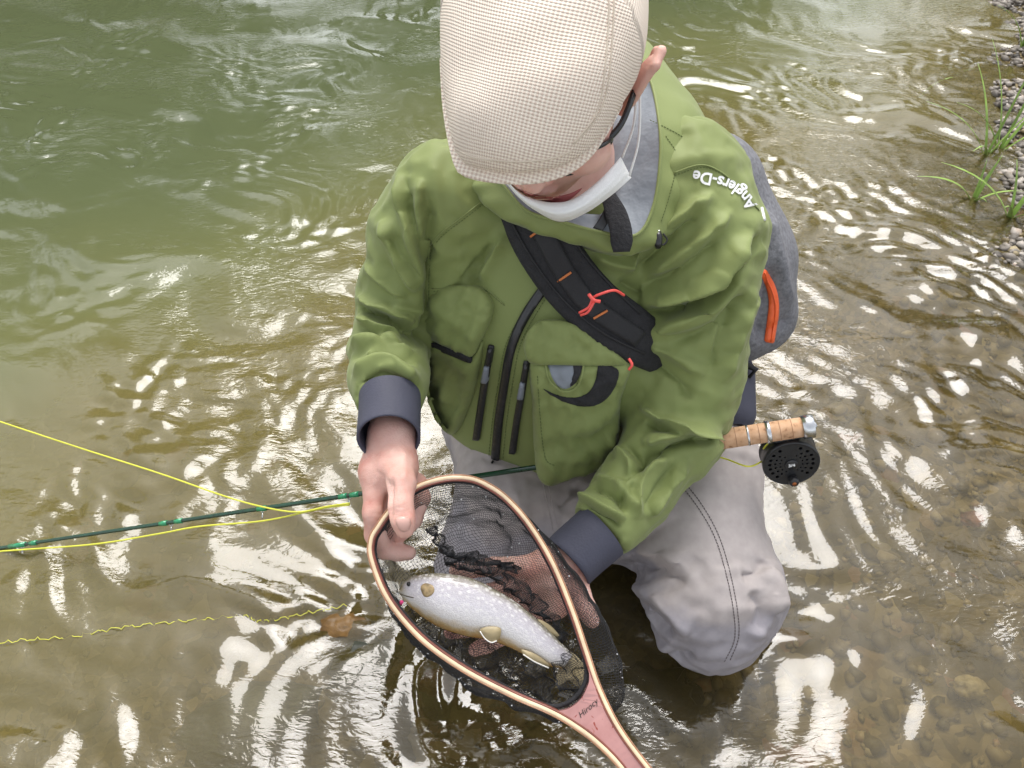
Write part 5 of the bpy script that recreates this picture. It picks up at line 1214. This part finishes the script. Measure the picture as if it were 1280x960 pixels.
nb = threads('net_bag', bagV, BF, .00078, lnet, m_net); nb['kind'] = 'stuff'
rimp = inner+(cen-inner)/np.linalg.norm(cen-inner, axis=1)[:, None]*.0035-hn*.004
part('binding_cord', MB().tube(np.vstack([rimp, rimp[:1]]), .0030, 8, False).mesh('binding_cord'), m_blackrough, lnet)
# bunched gathers of the same netting
def gather(name, path, wid, seed, n=70, m=26):
    q = resample(catmull([P(*v) for v in path], 8), 1e-9+np.linalg.norm(np.diff([P(*v) for v in path], axis=0), axis=1).sum()/n)
    _, T, Nn, Bn = frames(q); u_ = np.linspace(-1, 1, m); V = []
    for i in range(len(q)):
        s_ = np.cross(T[i], FW); s_ /= np.linalg.norm(s_); w_ = wid*(.5+.5*math.sin(math.pi*min(1, i/len(q)*1.05))**.5)
        for v in u_: V.append(q[i]+s_*w_*v-FW*.012*math.cos(v*1.57+.6*math.sin(i*.2))*.6)
    V = np.array(V); V = V+np.outer(.004*noise3(V, 4.5, seed), FW)+np.outer(.003*noise3(V, 5.5, seed+1), RT)
    I = np.arange(len(q)*m).reshape(len(q), m); F = np.stack([I[:-1, :-1], I[1:, :-1], I[1:, 1:], I[:-1, 1:]], -1).reshape(-1, 4)
    o = threads(name, V, F, .0008, lnet, m_net); o['kind'] = 'stuff'; return o
gather('net_gather', [(555, 702, .975), (600, 708, .975), (640, 732, .972), (680, 765, .968), (705, 800, .96)], .010, 31)
gather('net_gather', [(505, 770, .965), (550, 805, .965), (610, 825, .96), (660, 850, .95), (690, 868, .935)], .022, 33)
gather('net_gather', [(540, 660, .985), (560, 690, .985), (600, 700, .985), (650, 712, .985)], .006, 35)
gather('net_gather', [(704, 822, .936), (714, 842, .928), (720, 862, .916), (716, 876, .905)], .021, 37, 30, 22)
# water drops clinging to the net
dm = MB(); dV, dF = ico(1)
for _ in range(150):
    i = RNG.integers(len(bagV)); r_ = RNG.uniform(.0004, .0012); dm.add((dV*r_*np.array([1.3, 1, 1])+bagV[i]).tolist(), dF.tolist())
m_drop = mat('water_drop', (.75, .77, .78), .05, .03)  # whitish base colour paints in the sky the drops would reflect
dr = part('water_drops', dm.mesh('water_drops'), m_drop, lnet); dr['kind'] = 'stuff'

# ================================================================= FISH
topE = np.array([(499, 737), (504, 728), (515, 721), (535, 717), (560, 717), (590, 723), (620, 737), (650, 756), (680, 782), (703, 805), (716, 818)], float)
botE = np.array([(499, 741), (505, 750), (516, 762), (533, 775), (555, 787), (585, 796), (610, 800), (636, 809), (662, 822), (684, 832), (704, 836)], float)
tE, bE = catmull(topE, 6), catmull(botE, 6); dF_ = np.interp(np.linspace(0, 1, len(tE)), [0, .3, .7, 1], [.972, .962, .957, .945]); rings = []; fuv = []
nf = 36; a_ = np.arange(nf)/nf*2*np.pi
for i in range(len(tE)):
    p0, p1 = P(*tE[i], dF_[i]), P(*bE[i], dF_[i]); cc_ = (p0+p1)/2; hv = (p0-p1)/2; hl = np.linalg.norm(hv); vw = CAM-cc_; vw /= np.linalg.norm(vw); tk = min(hl*.62, .022)
    rings.append(cc_+np.outer(np.cos(a_), hv)+np.outer(np.sin(a_)*tk, vw))
    fuv += [(i/len(tE)*3.9, math.cos(v)) for v in a_]
V, F = loft(np.array(rings), True, True); fme = mesh_np('fish_body', V, F); ul = fme.uv_layers.new(name='UVMap'); li = np.zeros(len(fme.loops), np.int32); fme.loops.foreach_get('vertex_index', li); ul.data.foreach_set('uv', np.array(fuv, np.float32)[li].ravel())
m_fish, t, out = nodes('spotted_char_skin'); L = t.links.new
uv = t.nodes.new('ShaderNodeUVMap').outputs[0]; sx = t.nodes.new('ShaderNodeSeparateXYZ'); L(uv, sx.inputs[0])
nz = N(t, 'ShaderNodeTexNoise', Scale=5.0, Detail=4.0); L(uv, nz.inputs['Vector']); hsum = N(t, 'ShaderNodeMath', operation='MULTIPLY_ADD'); hsum.inputs[1].default_value = .35; L(nz.outputs[0], hsum.inputs[0]); L(sx.outputs[1], hsum.inputs[2])
bcol = ramp(t, N(t, 'ShaderNodeMapRange').outputs[0], [(0, (0, 0, 0))]) if False else None
mr = N(t, 'ShaderNodeMapRange'); mr.inputs[1].default_value = -.85; mr.inputs[2].default_value = 1.2; L(hsum.outputs[0], mr.inputs[0])
skin_c = ramp(t, mr.outputs[0], [(0, (.62, .30, .05)), (.10, (.60, .46, .24)), (.24, (.76, .75, .72)), (.55, (.66, .64, .67)), (.80, (.52, .49, .52)), (.95, (.28, .26, .20)), (1, (.18, .165, .11))])
sc_ = t.nodes.new('ShaderNodeMapping'); sc_.inputs['Scale'].default_value = (6.2, 3.6, 1); L(uv, sc_.inputs['Vector'])
vo = N(t, 'ShaderNodeTexVoronoi', Scale=1.25, Randomness=1.0, voronoi_dimensions='2D'); L(sc_.outputs[0], vo.inputs['Vector'])
sp = ramp(t, vo.outputs['Distance'], [(.14, (1, 1, 1)), (.34, (0, 0, 0))])
upm = ramp(t, mr.outputs[0], [(.22, (0, 0, 0)), (.40, (.75, .75, .75))]); hdm = ramp(t, sx.outputs[0], [(0, (0, 0, 0)), (1, (1, 1, 1))]); hr_ = N(t, 'ShaderNodeMapRange'); hr_.inputs[1].default_value = .62; hr_.inputs[2].default_value = .85; L(sx.outputs[0], hr_.inputs[0])
vo2 = N(t, 'ShaderNodeTexVoronoi', Scale=2.3, Randomness=1.0, voronoi_dimensions='2D'); L(sc_.outputs[0], vo2.inputs['Vector']); sp2 = ramp(t, vo2.outputs['Distance'], [(.10, (.6, .6, .6)), (.26, (0, 0, 0))])
fade_ = N(t, 'ShaderNodeTexNoise', Scale=9.0, Detail=2.0); L(uv, fade_.inputs['Vector']); fd = ramp(t, fade_.outputs[0], [(.35, (.35, .35, .35)), (.6, (1, 1, 1))])
spm = N(t, 'ShaderNodeMath', operation='MAXIMUM'); L(sp, spm.inputs[0]); L(sp2, spm.inputs[1]); spf = N(t, 'ShaderNodeMath', operation='MULTIPLY'); L(spm.outputs[0], spf.inputs[0]); L(fd, spf.inputs[1])
pm = N(t, 'ShaderNodeMath', operation='MULTIPLY'); L(spf.outputs[0], pm.inputs[0]); L(upm, pm.inputs[1]); pm2 = N(t, 'ShaderNodeMath', operation='MULTIPLY'); L(pm.outputs[0], pm2.inputs[0]); L(hr_.outputs[0], pm2.inputs[1])
mx = N(t, 'ShaderNodeMix', data_type='RGBA'); L(pm2.outputs[0], mx.inputs[0]); L(skin_c, mx.inputs[6]); mx.inputs[7].default_value = (.86, .85, .82, 1)
hdr = N(t, 'ShaderNodeMapRange'); hdr.inputs[1].default_value = .25; hdr.inputs[2].default_value = .60; L(sx.outputs[0], hdr.inputs[0]); hcol = ramp(t, hsum.outputs[0], [(.0, (.50, .48, .42)), (.35, (.40, .34, .24)), (.8, (.20, .16, .09))])
mx3 = N(t, 'ShaderNodeMix', data_type='RGBA'); L(hdr.outputs[0], mx3.inputs[0]); L(hcol, mx3.inputs[6]); L(mx.outputs[2], mx3.inputs[7])
mot = N(t, 'ShaderNodeTexNoise', Scale=26.0, Detail=5.0, Roughness=.7); L(uv, mot.inputs['Vector']); mx5 = N(t, 'ShaderNodeMix', data_type='RGBA', blend_type='MULTIPLY'); mx5.inputs[0].default_value = .8; L(mx3.outputs[2], mx5.inputs[6]); L(ramp(t, mot.outputs[0], [(.3, (.72, .70, .68)), (.7, (1.1, 1.08, 1.1))]), mx5.inputs[7])
b = N(t, 'ShaderNodeBsdfPrincipled', Roughness=.22); b.inputs['Coat Weight'].default_value = .8; b.inputs['Coat Roughness'].default_value = .06; L(mx5.outputs[2], b.inputs['Base Color'])
sn = N(t, 'ShaderNodeTexVoronoi', Scale=620.0); L(coord(t), sn.inputs['Vector']); bp = N(t, 'ShaderNodeBump', Strength=.6, Distance=.0009); L(sn.outputs['Distance'], bp.inputs['Height']); L(bp.outputs[0], b.inputs['Normal']); L(b.outputs[0], out.inputs['Surface'])
fish = empty('fish', tuple(P(605, 770, .985))); tag(fish, 'white-spotted char with yellow belly lying on its side in the net', 'fish')
fbody = part('fish_body', fme, m_fish, fish); FBH = PB(fbody)
m_fin = mat('amber_fin', (.36, .29, .16), .4, .2, 30); m_finedge = mat('white_fin_edge', (.78, .77, .72), .4, .05)
def fin(name, pts, d, edge=None):
    poly = resample(catmull([P(*q_, d) for q_ in pts], 5, True), .0025, True); c_ = poly.mean(0); n = len(poly); vw = -FW
    V = np.vstack([[c_+vw*.0014], poly+vw*.0006, poly-vw*.0006, [c_-vw*.0010]]); F = [(0, 1+j, 1+(j+1) % n) for j in range(n)]+[(1+j, 1+n+j, 1+n+(j+1) % n, 1+(j+1) % n) for j in range(n)]+[(2*n+1, 1+n+(j+1) % n, 1+n+j) for j in range(n)]
    o = part(name, mesh_np(name, V, F), m_fin, fish)
    if edge: part('fin_edge', MB().tube(catmull([P(*q_, d-.001) for q_ in edge], 5), .0008, 6).mesh('fin_edge'), m_finedge, o)
    return o
fin('pectoral_fin', [(600, 787), (612, 783), (625, 785), (626, 793), (622, 800), (613, 803), (605, 797)], .940, [(600, 789), (606, 798), (614, 803), (621, 801)])
fin('pelvic_fin', [(652, 812), (668, 817), (684, 828), (686, 834), (670, 828), (656, 820)], .938, [(654, 818), (668, 827), (686, 835)])
fin('dorsal_fin', [(672, 774), (688, 782), (700, 796), (694, 800), (682, 790)], .955)
fin('tail_fin', [(704, 818), (716, 816), (738, 842), (742, 868), (722, 858), (708, 850), (694, 860), (698, 836)], .948)
part('gill_cover', patch(FBH, [(526, 733), (532, 729), (541, 732), (543, 739), (538, 745), (531, 746), (527, 740)], .0003, .0008, 6, 2.5, dflt=.95, name='gill_cover'), mat('olive_gill', (.36, .26, .13), .35, .5, 120), fish)
ey = MB(); p0, n0 = hit(FBH, 511, 730, .95); eV, eF = ico(2); part('eye', mesh_np('eye', eV*.0030+p0, eF), mat('fish_eye', (.01, .01, .012), .08, .1), fish)
part('jaw_line', MB().tube(laid(FBH, [(500, 742), (508, 745), (517, 747)], .0003, 2, .96), .0006, 6).mesh('jaw_line'), mat('jaw_brown', (.10, .08, .05), .5), fish)  # dark brown line along the mouth
pv, pf = rock_shape(2, 5, .2); fly = link('fishing_fly', mesh_np('fishing_fly', pv*np.array([.0022, .0028, .0028]), pf), mat('pink_fly', (.75, .06, .22), .5, .1)); fly.location = P(502, 753, .945); tag(fly, 'tiny bright pink fly at the corner of the fish mouth', 'fishing fly')
